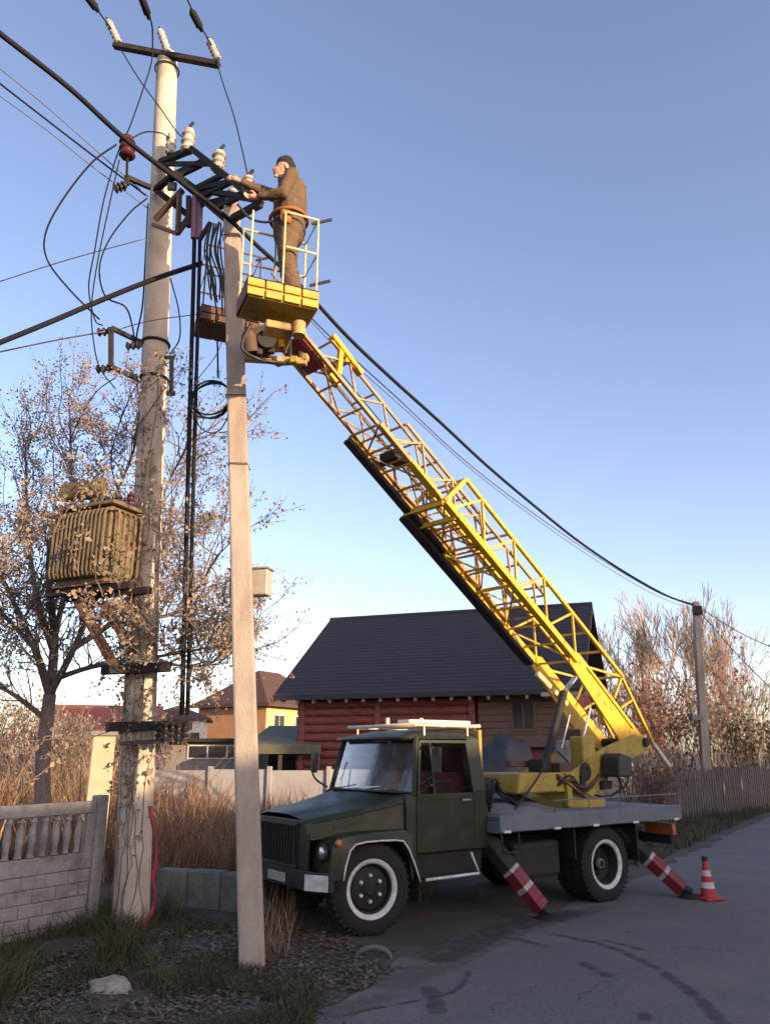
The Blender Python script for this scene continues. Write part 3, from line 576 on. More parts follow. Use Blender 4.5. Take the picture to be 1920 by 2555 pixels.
wire([P(318, 428, 9.5), P(280, 460, 9.4), P(235, 520, 9.3), P(215, 580, 9.3), P(228, 640, 9.35), P(270, 662, 9.4), P(285, 700, 9.45), P(292, 745, 9.5)], 0.012, 'inner loop of slack cable left of the tall pole', name='jumper_wire')
wire([P(258, 345, 9.1), P(235, 450, 9.2), P(212, 560, 9.3), P(198, 660, 9.3), P(202, 735, 9.3), P(216, 795, 9.35), P(250, 840, 9.5)], 0.009, 'lead hanging down to the C shaped bracket and beyond', name='jumper_wire')
wire([P(285, 298, 9.1), P(315, 285, 9.2), P(350, 288, 9.4), P(366, 300, 9.55)], 0.010, 'short arched lead from the brown insulator to the frame', name='jumper_wire')
wire([P(320, 440, 9.65), P(314, 560, 9.6), P(308, 660, 9.55), P(296, 720, 9.5), P(294, 748, 9.45)], 0.012, 'cable running down the left side of the tall pole', name='jumper_wire')
wire([P(368, 600, 9.75), P(386, 670, 9.75), P(388, 730, 9.75), P(368, 764, 9.75)], 0.010, 'slack cable bowing out at the right of the tall pole', name='jumper_wire')
wire([P(468, 690, 9.1), P(470, 760, 9.0), P(471, 815, 8.9)], 0.012, 'cable end hanging under the far work basket', name='jumper_wire')
wire([P(250, 815, 9.4), P(205, 850, 9.5), P(165, 920, 9.6), P(150, 960, 9.7)], 0.008, 'thin lead slanting down left under the C shaped bracket', name='jumper_wire')
wire([P(300, 825, 9.5), P(280, 860, 9.5), P(255, 925, 9.6), P(240, 1000, 9.7), P(262, 1076, 9.7)], 0.009, 'lead running from the tall pole to the transformer', name='jumper_wire')
# two straight supply cables
for x0, x1, lab, r in ((421, 393, 'left one of two straight cables dropping from the frame', 0.030), (433, 405, 'right one of two straight cables dropping from the frame', 0.026)):
    wire([P(x0, 440, 9.3), P(x0 - 3, 600, 9.35), P(x0 + (x1 - x0) * 0.5, 1000, 9.5), P(x1, 1545, 9.68)], r, lab, M_CABLE, name='supply_cable')
for x0, lab in ((420, 'pinkish sleeve on the left straight cable under the frame'), (432, 'pinkish sleeve on the right straight cable under the frame')):
    tag(MB().tube([P(x0 + 1, 425, 9.28), P(x0 - 2, 515, 9.31)], 0.040, 10).build('cable_sleeve', mat('purple_sleeve', (0.20, 0.11, 0.17), (0.15, 0.08, 0.13), 0.7, scale=8), None, P(x0, 470, 9.3), smooth=40), lab, 'cable sleeve')
# coil hanging by the square pole
c0 = P(455, 858, 8.75); pts = []
for i in range(0, 61):
    a = i / 20 * 2 * math.pi; rr = 0.225 + 0.012 * math.sin(i * 0.7) + 0.012 * (i // 20)
    pts.append(c0 + Vector((math.cos(a) * rr * (1.0), 0.04 * math.sin(a * 0.5) + 0.01 * i / 20, math.sin(a) * rr * 1.0 - (0.10 if 20 <= i < 40 else 0) * (0.5 - 0.5 * math.cos(a)))))
tag(MB().tube(pts, 0.012, 6).build('cable_coil', M_CABLE, None, c0, smooth=True), 'coil of black cable hanging beside the square concrete pole', 'cable coil')
wire([P(405, 850, 8.95), P(430, 815, 8.8), P(465, 770, 8.75), P(480, 735, 8.8)], 0.006, 'thin tail of the coil reaching up to the square pole', M_ALU, name='thin_wire')
wire([P(490, 845, 8.7), P(496, 885, 8.72), P(478, 925, 8.75), P(455, 935, 8.78), P(430, 920, 8.8), P(420, 885, 8.8)], 0.008, 'loose lower turn hanging below the cable coil', name='jumper_wire')
# cable hank tied against the square pole and dark bundle behind its head
mb = MB()
for i in range(10):
    x = 455 + i * 3; mb.tube(spline([P(x + random.uniform(-4, 4), 478 + random.uniform(0, 12), 9.2), P(x - 6 + random.uniform(-9, 6), 540, 9.15), P(x + random.uniform(-9, 5), 600, 9.15), P(x + 4 + random.uniform(-5, 5), 660 + random.uniform(-20, 30), 9.15)], 5), 0.012, 5)
tag(mb.build('rope_bundle', mat('green_rope', (0.035, 0.045, 0.03), (0.05, 0.05, 0.04), 0.9, scale=9), None, P(470, 570, 9.15), smooth=True), 'bundle of dark green ropes hanging left of the square pole head', 'rope')
for (x0, y0), (x1, y1), lab in (((1508, 1312), (1662, 1392), 'upper wire leaving the far pole to the right'), ((1510, 1322), (1660, 1480), 'slanting stay wire leaving the far pole to the right')):
    a, b = P(x0, y0, 26.9), P(x1 + 30, y1 + (18 if y1 < 1400 else 32), 25)
    wire([a, a.lerp(b, 0.5) - Vector((0, 0, 0.12)), b], 0.014, lab, M_CABLE, name='thin_wire')

# ------------------------------------------------------------------ transformer on its bracket
M_TRAN = mat('weathered_transformer_paint', (0.165, 0.13, 0.07), (0.10, 0.08, 0.045), 0.75, scale=6, bump=0.2, c3=(0.13, 0.07, 0.04), s3=3, l3=0.52, h3=0.7)
tc = P(200, 1270, 9.65)
tr = empty('pole_transformer', tc, rad(-24), 'weathered olive transformer with cooling tubes mounted left of the tall pole', 'transformer')
TW, TD, TH = 0.94, 0.55, 0.98
MB().box((0, 0, TH / 2), (TW - 0.16, TD - 0.12, TH)).build('tank', M_TRAN, tr, bevel=0.02)
MB().box((0, 0, TH + 0.03), (TW - 0.02, TD, 0.05)).build('lid', M_TRAN, tr, bevel=0.008)
n = 13
for sgn in (-1, 1):
    for i in range(n):
        x = -TW / 2 + 0.07 + i * (TW - 0.14) / (n - 1); y = sgn * (TD / 2 + 0.06); yi = sgn * (TD / 2 - 0.07)
        MB().tube([(x, yi, 0.92), (x, y - sgn * 0.02, 0.90), (x, y, 0.84), (x, y, 0.16), (x, y - sgn * 0.02, 0.1), (x, yi, 0.08)], 0.021, 7).build('cooling_tube', M_TRAN, tr, smooth=50)
for sgn in (-1, 1):
    for i in range(5):
        y = -TD / 2 + 0.08 + i * (TD - 0.16) / 4; x = sgn * (TW / 2 + 0.04); xi = sgn * (TW / 2 - 0.09)
        MB().tube([(xi, y, 0.92), (x - sgn * 0.02, y, 0.90), (x, y, 0.84), (x, y, 0.16), (x - sgn * 0.02, y, 0.1), (xi, y, 0.08)], 0.021, 7).build('cooling_tube', M_TRAN, tr, smooth=50)
cons = MB().lathe([(0, -0.31), (0.10, -0.31), (0.13, -0.28), (0.13, 0.28), (0.10, 0.31), (0, 0.31)], 20, (-0.36, 0.02, TH + 0.36), (1, 0.1, 0)).build('conservator', M_TRAN, tr, smooth=40)
for x in (-0.55, -0.15): MB().bar((x, 0.02, TH + 0.05), (x, 0.02, TH + 0.29), 0.05, 0.03, (0, 1, 0)).build('conservator_leg', M_TRAN, tr)
for i in range(3):
    q = MB(); insul(q, (0.0 + i * 0.2, 0.08, TH + 0.05), (0.0 + i * 0.2, 0.08, TH + 0.25), 0.05, 3); q.build('bushing', M_BROWNPORC, tr, smooth=40)
for i in range(4):
    q = MB(); insul(q, (-0.05 + i * 0.14, -0.12, TH + 0.05), (-0.05 + i * 0.14, -0.12, TH + 0.15), 0.035, 2); q.build('bushing', M_BLACK, tr, smooth=40)
for y in (-0.16, 0.16): MB().box((0.1, y, -0.06), (1.35, 0.08, 0.09)).build('platform_beam', M_STEEL, tr, bevel=0.005)
for i in range(5): MB().box((-0.36 + i * 0.2, 0, -0.008), (0.13, 0.5, 0.025)).build('platform_board', M_WOODD, tr)
brace = empty('transformer_bracket', P(260, 1445, 9.7), 0, 'pair of steel struts propping the transformer off the tall pole', 'bracket'); OB = brace.location.copy()
MB().bar(P(168, 1296, 9.5), P(248, 1440, 9.75), 0.11, 0.09, (0, 1, 0)).build('strut', M_RUST, brace, OB, bevel=0.006)
MB().bar(P(222, 1300, 9.65), P(290, 1412, 9.9), 0.11, 0.09, (0, 1, 0)).build('strut', M_RUST, brace, OB, bevel=0.006)
MB().bar(P(235, 1446, 9.7), P(290, 1446, 9.85), 0.10, 0.10).build('foot_plate', M_STEEL, brace, OB)

# ------------------------------------------------------------------ concrete fence, left
F0 = Vector((P(214, 1760, 10.2).x, 10.2, 0)); F1 = G(-20, 1990); F1 = Vector((F0.x - 0.76, F0.y - 1.22, 0)); fd = (F1 - F0).normalized()
fence = empty('concrete_fence', F0, math.atan2(fd.y, fd.x), 'grey precast concrete fence with balusters above brick patterned slabs', 'fence')
FHt = 1.36
for x in (0.0, 2.06, 4.12):
    MB().box((x, 0, FHt / 2 + 0.0), (0.15, 0.15, FHt + 0.16)).build('post', M_FENCE, fence, bevel=0.015)
nb = 0
for x0 in (0.075, 2.135):
    Lp = 1.91; xm = x0 + Lp / 2
    MB().box((xm, 0, FHt - 0.05), (Lp, 0.09, 0.14)).build('top_rail', M_FENCE, fence, bevel=0.012)
    MB().box((xm, 0, 0.72), (Lp, 0.08, 0.18)).build('middle_rail', M_FENCE, fence, bevel=0.012)
    MB().box((xm, 0, 0.26), (Lp, 0.045, 0.74)).build('panel', M_FENCE, fence)
    MB().box((x0 + 0.05, 0, 1.05), (0.12, 0.06, 0.5)).build('end_stile', M_FENCE, fence); MB().box((x0 + Lp - 0.05, 0, 1.05), (0.12, 0.06, 0.5)).build('end_stile', M_FENCE, fence)
    for i in range(11):
        x = x0 + 0.20 + i * 0.152
        MB().lathe([(0.028, 0), (0.045, 0.02), (0.03, 0.05), (0.034, 0.1), (0.047, 0.19), (0.034, 0.31), (0.026, 0.36), (0.042, 0.39), (0.028, 0.42), (0.045, 0.47), (0.03, 0.48)], 12, (x, 0, 0.805)).build('baluster', M_FENCE, fence, smooth=45)
    bl, bh = 0.30, 0.128
    for r in range(5):
        off = 0 if r % 2 == 0 else -bl / 2
        for c in range(8):
            xa, xb = max(x0 + off + c * bl + 0.008, x0 + 0.01), min(x0 + off + (c + 1) * bl - 0.008, x0 + Lp - 0.01)
            if xb - xa < 0.05: continue
            MB().box(((xa + xb) / 2, 0, 0.555 - r * 0.14), (xb - xa, 0.08 + random.uniform(-0.006, 0.006), bh)).build('brick', M_FENCE, fence, bevel=0.01)

# ------------------------------------------------------------------ grey slab fence behind the reeds, picket fence right
sf = empty('slab_fence', (P(330, 1680, 21).x, 21, 0), rad(-3), 'pale grey slab fence behind the dry reeds', 'fence')
M_SLAB = mat('pale_slab', (0.34, 0.33, 0.33), (0.27, 0.265, 0.265), 0.9, scale=3, bump=0.2)
for i in range(5):
    MB().box((0.75 + i * 1.5, 0, 0.78), (1.46, 0.07, 1.44 + (i % 2) * 0.05)).build('panel', M_SLAB, sf, bevel=0.01)
    MB().box((i * 1.5 - 0.01, -0.05, 0.8), (0.12, 0.12, 1.6)).build('post', M_SLAB, sf, bevel=0.01)
pf0, pf1 = P(1435, 1700, 24.5), P(1700, 1690, 31)
pk = empty('picket_fence', (pf0.x, pf0.y, 0), 0, 'weathered grey picket fence at the far side of the road', 'fence'); OP = Vector((pf0.x, pf0.y, 0))
M_PICK = mat('weathered_board', (0.11, 0.095, 0.085), (0.075, 0.066, 0.06), 0.9, scale=4, bump=0.2, stretch=(1, 1, 0.2))
pd = Vector((pf1.x - pf0.x, pf1.y - pf0.y, 0)); Ln = pd.length; pd.normalize(); i = 0; x = 0
while x < Ln + 4:
    hgt = 1.45 + random.uniform(-0.06, 0.06); c = OP + pd * x; w = 0.11
    MB().prism([c - pd * w / 2, c + pd * w / 2, c + pd * w / 2 + up * (hgt - 0.06), c + up * hgt, c - pd * w / 2 + up * (hgt - 0.06)], (pd.y * 0.02, -pd.x * 0.02, 0)).build('picket', M_PICK, pk, OP); x += 0.175
for z in (0.35, 1.1): MB().bar(OP + up * z + Vector((-pd.y, pd.x, 0)) * 0.03, OP + pd * (Ln + 4) + up * z + Vector((-pd.y, pd.x, 0)) * 0.03, 0.04, 0.08).build('rail', M_PICK, pk, OP)
# ------------------------------------------------------------------ aerial platform truck (local: x forward, y to its left, origin under the front axle)
YAW = rad(54.63); TF = Vector((-math.sin(YAW), -math.cos(YAW), 0)); TO = Vector((-0.66, 10.42, 0))
truck = empty('aerial_platform_truck', TO, math.atan2(TF.y, TF.x), 'dark green truck with a raised yellow lattice boom and two work baskets', 'truck')
TR = rotz(math.atan2(TF.y, TF.x))
def loc(w): return TR.transposed() @ (Vector(w) - TO)
def part(mb, name, m, parent=None, **k): return mb.build(name, m, parent or truck, **k)
M_DIRTYW = mat('dirty_white_paint', (0.42, 0.40, 0.38), (0.26, 0.24, 0.23), 0.8, scale=9)
# --- chassis
mb = MB()
for s in (-1, 1): mb.box((-2.35, s * 0.42, 0.72), (6.1, 0.08, 0.24))
for x in (0.6, -0.9, -2.2, -3.3, -4.6, -5.35): mb.box((x, 0, 0.72), (0.1, 0.78, 0.18))
part(mb, 'chassis_frame', M_DARKMET, bevel=0.006)
part(MB().tube([(0, -0.75, 0.46), (0, -0.3, 0.40), (0, 0.3, 0.40), (0, 0.75, 0.46)], 0.06, 8), 'front_axle', M_DARKMET, smooth=True)
part(MB().lathe([(0.05, -0.85), (0.09, -0.8), (0.09, -0.25), (0.2, -0.12), (0.22, 0), (0.2, 0.12), (0.09, 0.25), (0.09, 0.8), (0.05, 0.85)], 16, (-3.77, 0, 0.48), (0, 1, 0)), 'rear_axle', M_DARKMET, smooth=40)
part(MB().box((-2.55, 0.78, 0.60), (0.85, 0.42, 0.44)), 'fuel_tank', M_DARKMET, bevel=0.05, seg=2)
part(MB().box((-2.55, -0.78, 0.60), (0.85, 0.42, 0.44)), 'tool_box', M_DARKMET, bevel=0.02)
part(MB().box((0.15, 0, 0.85), (0.95, 0.62, 0.5)), 'engine', M_DARKMET, bevel=0.04)
for s in (-1, 1):
    part(MB().bar((-0.55, s * 0.62, 0.58), (0.6, s * 0.62, 0.58), 0.07, 0.05), 'leaf_spring', M_DARKMET); part(MB().bar((-4.4, s * 0.5, 0.62), (-3.1, s * 0.5, 0.62), 0.08, 0.07), 'leaf_spring', M_DARKMET)
# --- wheels
def tyre_mb(lugs):
    R = 0.482; prof = [(0.275, -0.10), (0.30, -0.118), (0.36, -0.128), (0.42, -0.122), (0.455, -0.105), (0.472, -0.085), (R - 0.012, -0.05), (R - 0.012, 0.05), (0.472, 0.085), (0.455, 0.105), (0.42, 0.122), (0.36, 0.128), (0.30, 0.118), (0.275, 0.10)]
    mb = MB().lathe(prof, 48, (0, 0, 0), (0, 1, 0))
    for i in range(lugs):
        a = 2 * math.pi * i / lugs
        for s in (-1, 1):
            b = a + (0.5 * 2 * math.pi / lugs if s > 0 else 0); R3 = Matrix.Rotation(-b, 3, 'Y')
            mb.box(R3 @ Vector((0, s * 0.062, R - 0.008)), (0.035, 0.092, 0.026), R3 @ Matrix.Rotation(s * 0.45, 3, 'Z'))
    return mb
def wheel(c, front, out, steer=0.0, full=True):
    c = Vector(c); s = out
    w = tyre_mb(40).build('wheel', M_RUBBER, truck, smooth=35); w.location = c; w.rotation_euler = (0, 0, steer)
    if not full: return
    if front:
        prof = [(0.0, 0.085), (0.06, 0.085), (0.075, 0.07), (0.11, 0.055), (0.20, 0.06), (0.225, 0.045), (0.235, 0.02), (0.245, 0.075), (0.262, 0.085)]
    else:
        prof = [(0.0, 0.0), (0.05, 0.005), (0.085, -0.01), (0.09, -0.055), (0.17, -0.06), (0.215, -0.04), (0.232, 0.03), (0.245, 0.09), (0.262, 0.095)]
    prof = [(r, z * s) for r, z in prof]
    MB().lathe(prof, 40, (0, 0, 0), (0, 1, 0)).build('rim', M_RIMB, w, smooth=35)
    ring = [(0.262, 0.088), (0.265, 0.104), (0.285, 0.120), (0.312, 0.126), (0.316, 0.120)]
    MB().lathe([(r, z * s) for r, z in ring], 48, (0, 0, 0), (0, 1, 0)).build('white_ring', M_WHITE, w, smooth=50)
    for i in range(6):
        a = 2 * math.pi * (i + 0.5) / 6; rr = 0.135; z = 0.062 if front else -0.05
        MB().lathe([(0, 0.034), (0.014, 0.032), (0.021, 0.022), (0.023, 0)], 10, (math.cos(a) * rr, s * z, math.sin(a) * rr), (0, s, 0)).build('wheel_nut', M_WHITE if front else M_DARKMET, w, smooth=40)
    if not front: MB().lathe([(0.045, 0.035), (0.06, 0.03), (0.065, 0.0)], 14, (0, 0, 0), (0, s, 0)).build('hub', M_STONE, w, smooth=40)
wheel((0, 0.80, 0.47), True, 1, rad(-9)); wheel((0, -0.80, 0.47), True, -1, rad(-9))
wheel((-3.77, 0.97, 0.47), False, 1); wheel((-3.77, -0.97, 0.47), False, -1); wheel((-3.77, 0.68, 0.47), False, 1, full=False); wheel((-3.77, -0.68, 0.47), False, -1, full=False)
# --- hood
rows = []; NX = 8
for i in range(NX + 1):
    t = i / NX; X = 0.73 - 1.26 * t; hw = 0.60 + 0.27 * t ** 0.9; zt = 1.225 + 0.235 * t - 0.02 * math.sin(t * 3.14); e = 0.0 if i else -0.012
    prof = [(hw + 0.035 + 0.02 * t, 1.00), (hw + 0.03, 1.10), (hw + 0.022, zt - 0.055), (hw - 0.015, zt - 0.012), (hw - 0.08, zt), (hw * 0.55, zt + 0.026), (hw * 0.5, zt + 0.036), (0, zt + 0.042)]
    rows.append([(X + 0.03 * (1 - (y / 0.7) ** 2) * (1 - t), y, z + e) for y, z in prof] + [(X + 0.03 * (1 - (y / 0.7) ** 2) * (1 - t), -y, z + e) for y, z in prof[-2::-1]])
nc = len(rows[0]); mb = MB().add([p for r in rows for p in r], [(i * nc + j, i * nc + j + 1, (i + 1) * nc + j + 1, (i + 1) * nc + j) for i in range(NX) for j in range(nc - 1)])
hood = part(mb, 'hood', M_GREEN, smooth=30)
for s in (-1, 1):
    part(MB().bar((0.42, s * 0.705, 1.115), (-0.30, s * 0.842, 1.20), 0.012, 0.045), 'side_vent', M_BLACK, hood)
    part(MB().tube([(0.66, s * 0.645, 1.17), (0.2, s * 0.755, 1.24), (-0.5, s * 0.895, 1.37)], 0.008, 5), 'crease', M_GREEN, hood)
# --- nose
nose = part(MB().prism([(0.735, -0.64, 0.66), (0.735, 0.64, 0.66), (0.735, 0.665, 1.06), (0.735, 0.60, 1.205), (0.735, -0.60, 1.205), (0.735, -0.665, 1.06)], (-0.06, 0, 0)), 'nose_panel', M_GREEN, bevel=0.02, seg=2)
part(MB().box((0.742, 0, 0.93), (0.02, 0.92, 0.44)), 'grille_backing', M_BLACK, nose)
for i in range(13): part(MB().box((0.76, -0.42 + i * 0.07, 0.93), (0.03, 0.022, 0.42)), 'grille_bar', M_DARKMET, nose)
for z in (0.71, 1.15): part(MB().box((0.758, 0, z), (0.03, 0.96, 0.035)), 'grille_rail', M_GREEN, nose, bevel=0.006)
# --- fenders
arch = [(0.455, 0.60), (0.43, 0.74), (0.37, 0.90), (0.30, 0.958), (0.16, 0.975), (-0.05, 0.978), (-0.25, 0.972), (-0.36, 0.955), (-0.44, 0.86), (-0.53, 0.68), (-0.60, 0.50)]
outl = [(0.60, 0.60), (0.62, 0.76), (0.60, 0.93), (0.53, 1.02), (0.20, 1.055), (-0.05, 1.065), (-0.28, 1.07), (-0.42, 1.07), (-0.53, 1.0), (-0.565, 0.86), (-0.625, 0.50)]
for s in (-1, 1):
    mb = MB(); n = len(arch)
    yo = [0.985, 0.995, 0.998, 0.998, 1.0, 1.0, 1.0, 1.0, 0.998, 0.995, 0.99]
    A0 = [(x, s * yo[i], z) for i, (x, z) in enumerate(arch)]; B0 = [(x - (0.03 if 0 < i < 4 else 0), s * (yo[i] - 0.05), z) for i, (x, z) in enumerate(outl)]
    B1 = [(x, s * 0.60, z + (0.03 if 3 < i < 8 else 0)) for i, (x, z) in enumerate(outl)]; A1 = [(x, s * 0.60, z) for x, z in arch]
    vs = A0 + B0 + B1 + A1
    for i in range(n - 1):
        mb.f += [(i, i + 1, n + i + 1, n + i), (n + i, n + i + 1, 2 * n + i + 1, 2 * n + i), (3 * n + i, 3 * n + i + 1, i + 1, i)]
    mb.f += [(0, n, 2 * n, 3 * n), (n - 1, 3 * n - 1 + n, 3 * n - 1, 2 * n - 1)]
    mb.v = [Vector(v) for v in vs]
    fen = part(mb, 'fender', M_GREEN, smooth=35)
    part(MB().tube([(x, s * 1.004, z) for x, z in arch], 0.011, 6), 'white_trim', M_WHITE, fen, smooth=True)
    part(MB().prism([(-0.60, s * 0.62, 0.28), (-0.60, s * 0.98, 0.28), (-0.60, s * 0.98, 0.52), (-0.60, s * 0.62, 0.52)], (-0.015, 0, 0)), 'mud_flap', M_RUBBER, fen)
    hl = MB().lathe([(0.0, 0.03), (0.05, 0.028), (0.078, 0.012), (0.082, 0.0)], 20, (0.618, s * 0.80, 0.875), (1, 0, 0)).build('headlight', M_CHROME, truck, smooth=50)
    part(MB().lathe([(0.082, 0.0), (0.088, 0.022), (0.096, 0.018), (0.104, -0.01)], 20, (0.617, s * 0.80, 0.875), (1, 0, 0)), 'bezel', M_BLACK, hl, smooth=40)
    part(MB().lathe([(0, 0.02), (0.03, 0.018), (0.038, 0)], 12, (0.52, s * 0.99, 0.985), (0.5, s, 0.2)), 'turn_signal', mat('amber_lens', (0.45, 0.16, 0.03), None, 0.25), fen, smooth=True)
# --- bumper
bump = part(MB().prism([(0.80, -0.86, 0.5), (0.80, 0.86, 0.5), (0.68, 1.06, 0.5), (0.60, 1.06, 0.5), (0.72, 0.84, 0.5), (0.72, -0.84, 0.5), (0.60, -1.06, 0.5), (0.68, -1.06, 0.5)], (0, 0, 0.19)), 'bumper', M_DARKMET, bevel=0.01)
for s in (-1, 1):
    part(MB().prism([(0.832, s * 0.815, 0.515), (0.690, s * 1.066, 0.515), (0.69, s * 1.066, 0.675), (0.832, s * 0.815, 0.675)], (0.006, s * 0.004, 0)), 'white_end', M_WHITE, bump)
    part(MB().tube([(0.82, s * 0.5, 0.55), (0.86, s * 0.5, 0.55), (0.86, s * 0.5, 0.50), (0.82, s * 0.5, 0.50)], 0.015, 6), 'tow_hook', M_DARKMET, bump)
pl = part(MB().box((0.808, 0.12, 0.585), (0.012, 0.42, 0.10)), 'number_plate', M_DIRTYW, bump, bevel=0.004)
# --- cab
def yz(z): return 0.965 if z <= 1.47 else 0.965 - (z - 1.47) / 0.68 * 0.125
RXF, RXR, RZ = -0.70, -1.68, 2.13
mb = MB(); roofrows = []
for i, (X, zd) in enumerate(((-0.60, -0.02), (-0.68, 0.045), (-0.85, 0.085), (-1.2, 0.10), (-1.55, 0.085), (-1.66, 0.05), (-1.71, -0.02))):
    roofrows.append([(X - (0.0 if i else -0.10 * (1 - (y / 0.84) ** 2)), y, RZ + zd * (1 - (y / 0.84) ** 4) + (0 if abs(y) < 0.83 else -0.02)) for y in (-0.855, -0.84, -0.78, -0.6, -0.3, 0, 0.3, 0.6, 0.78, 0.84, 0.855)])
nc = 11; mb.add([p for r in roofrows for p in r], [(i * nc + j, i * nc + j + 1, (i + 1) * nc + j + 1, (i + 1) * nc + j) for i in range(6) for j in range(nc - 1)])
cabroof = part(mb, 'cab_roof', M_GREEN, smooth=40)
part(MB().tube([(-0.60 + 0.10 * (1 - (y / 0.84) ** 2) , y, RZ - 0.02) for y in np.linspace(-0.84, 0.84, 9)], 0.022, 6), 'visor_edge', M_GREEN, cabroof, smooth=True)
mb = MB()
rw = lambda y0, y1, z0, z1: mb.prism([(-1.70, y0, z0), (-1.70, y1, z0), (-1.70, y1 * (yz(z1) / yz(z0)), z1), (-1.70, y0 * (yz(z1) / yz(z0)), z1)], (0.03, 0, 0))
rw(-0.965, 0.965, 0.80, 1.50); rw(-0.96, -0.62, 1.50, 2.1); rw(0.62, 0.96, 1.50, 2.1); mb.box((-1.685, 0, 2.06), (0.03, 1.3, 0.10))
cabrear = part(mb, 'rear_wall', M_GREEN)
part(MB().box((-1.685, 0, 1.76), (0.008, 1.24, 0.5)), 'rear_pane', M_GLASS, cabrear)
part(MB().box((-1.1, 0, 0.83), (1.15, 1.8, 0.06)), 'cab_floor', M_DARKMET)
part(MB().prism([(-0.50, -0.93, 0.86), (-0.50, 0.93, 0.86), (-0.50, 0.93, 1.46), (-0.50, -0.93, 1.46)], (-0.04, 0, 0)), 'firewall', M_GREEN)
part(MB().add([(-0.36, -0.55, 1.475), (-0.36, 0.55, 1.475), (-0.53, 0.9, 1.465), (-0.50, 0.93, 1.42), (-0.50, -0.93, 1.42), (-0.53, -0.9, 1.465), (-0.75, -0.9, 1.46), (-0.75, 0.9, 1.46)], [(0, 1, 2, 3, 4, 5), (0, 5, 6, 7, 2, 1)]), 'cowl', M_GREEN)
part(MB().box((-0.70, 0, 1.43), (0.3, 1.7, 0.06)), 'dashboard', M_BLACK, bevel=0.02)
for s in (-1, 1):
    # rear quarter and sill
    part(MB().prism([(-1.50, s * 0.965, 0.80), (-1.70, s * 0.965, 0.80), (-1.70, s * 0.965, 1.47), (-1.50, s * 0.965, 1.47)], (0, -s * 0.03, 0)).prism([(-1.50, s * 0.963, 1.47), (-1.70, s * 0.963, 1.47), (-1.69, s * yz(2.13), 2.13), (-1.50, s * yz(2.13), 2.13)], (0, -s * 0.03, 0)), 'rear_pillar', M_GREEN, bevel=0.008)
    part(MB().bar((-0.56, s * 0.945, 1.44), (-0.69, s * 0.835, 2.12), 0.055, 0.05), 'front_pillar', M_GREEN, bevel=0.008)
    part(MB().prism([(-0.52, s * 0.955, 0.50), (-0.58, s * 0.962, 0.78), (-0.58, s * 0.962, 1.46), (-0.46, s * 0.925, 1.44), (-0.46, s * 0.93, 1.05)], (0, -s * 0.03, 0)), 'cowl_side', M_GREEN)
    # door
    door = part(MB().prism([(-0.59, s * 0.972, 0.80), (-1.49, s * 0.972, 0.80), (-1.49, s * 0.972, 1.46), (-0.59, s * 0.972, 1.46)], (0, -s * 0.035, 0)), 'door', M_GREEN, bevel=0.012, seg=2)
    fr_ = MB()
    cs = [(-0.60, 1.46), (-0.715, 2.07), (-1.47, 2.07), (-1.49, 1.46)]
    for (xa, za_), (xb, zb_) in zip(cs[:-1], cs[1:]): fr_.bar((xa, s * (yz(za_) + 0.004), za_), (xb, s * (yz(zb_) + 0.004), zb_), 0.035, 0.045, (0, s, 0))
    fr_.bar((-0.86, s * (yz(1.46) + 0.002), 1.46), (-0.88, s * (yz(2.07) + 0.002), 2.07), 0.02, 0.02)
    part(fr_, 'window_frame', M_GREEN, door)
    part(MB().add([(-0.61, s * 0.962, 1.47), (-0.72, s * yz(2.06), 2.06), (-1.47, s * yz(2.06), 2.06), (-1.48, s * 0.962, 1.47)], [(0, 1, 2, 3)]), 'window_pane', M_GLASS, door)
    part(MB().box((-1.36, s * 0.985, 1.37), (0.14, 0.022, 0.03)), 'door_handle', M_CHROME, door, bevel=0.006)
    part(MB().bar((-0.60, s * 0.976, 1.40), (-1.68, s * 0.976, 1.40), 0.008, 0.014), 'belt_line', M_GREEN, door)
    # mirror
    if s > 0:
        arm = part(MB().tube(spline([(-0.66, 0.955, 1.98), (-0.60, 1.10, 2.03), (-0.62, 1.24, 2.00), (-0.66, 1.27, 1.86), (-0.66, 1.24, 1.70), (-0.62, 1.0, 1.55)], 5), 0.014, 6), 'mirror_arm', M_BLACK, smooth=True)
        part(MB().box((-0.66, 1.265, 1.85), (0.035, 0.17, 0.30)), 'mirror', M_BLACK, arm, bevel=0.012)
    else:
        arm = part(MB().tube(spline([(-0.50, -0.94, 1.48), (-0.42, -1.12, 1.58), (-0.42, -1.22, 1.70), (-0.45, -1.22, 1.92)], 5), 0.014, 6), 'mirror_arm', M_BLACK, smooth=True)
        part(MB().box((-0.45, -1.225, 1.80), (0.035, 0.15, 0.27)), 'mirror', M_BLACK, arm, bevel=0.012)
    # running board with white edge
    part(MB().box((-1.06, s * 0.93, 0.53), (0.86, 0.24, 0.03)), 'running_board', M_DARKMET, bevel=0.005)
    part(MB().tube([(-0.64, s * 1.055, 0.525), (-1.46, s * 1.055, 0.535), (-1.39, s * 1.0, 0.77)], 0.018, 6), 'step_trim', M_WHITE, smooth=True)
    part(MB().prism([(-0.62, s * 0.86, 0.50), (-1.66, s * 0.86, 0.50), (-1.66, s * 0.90, 0.80), (-0.62, s * 0.90, 0.80)], (0, -s * 0.03, 0)), 'sill_panel', M_DARKMET)
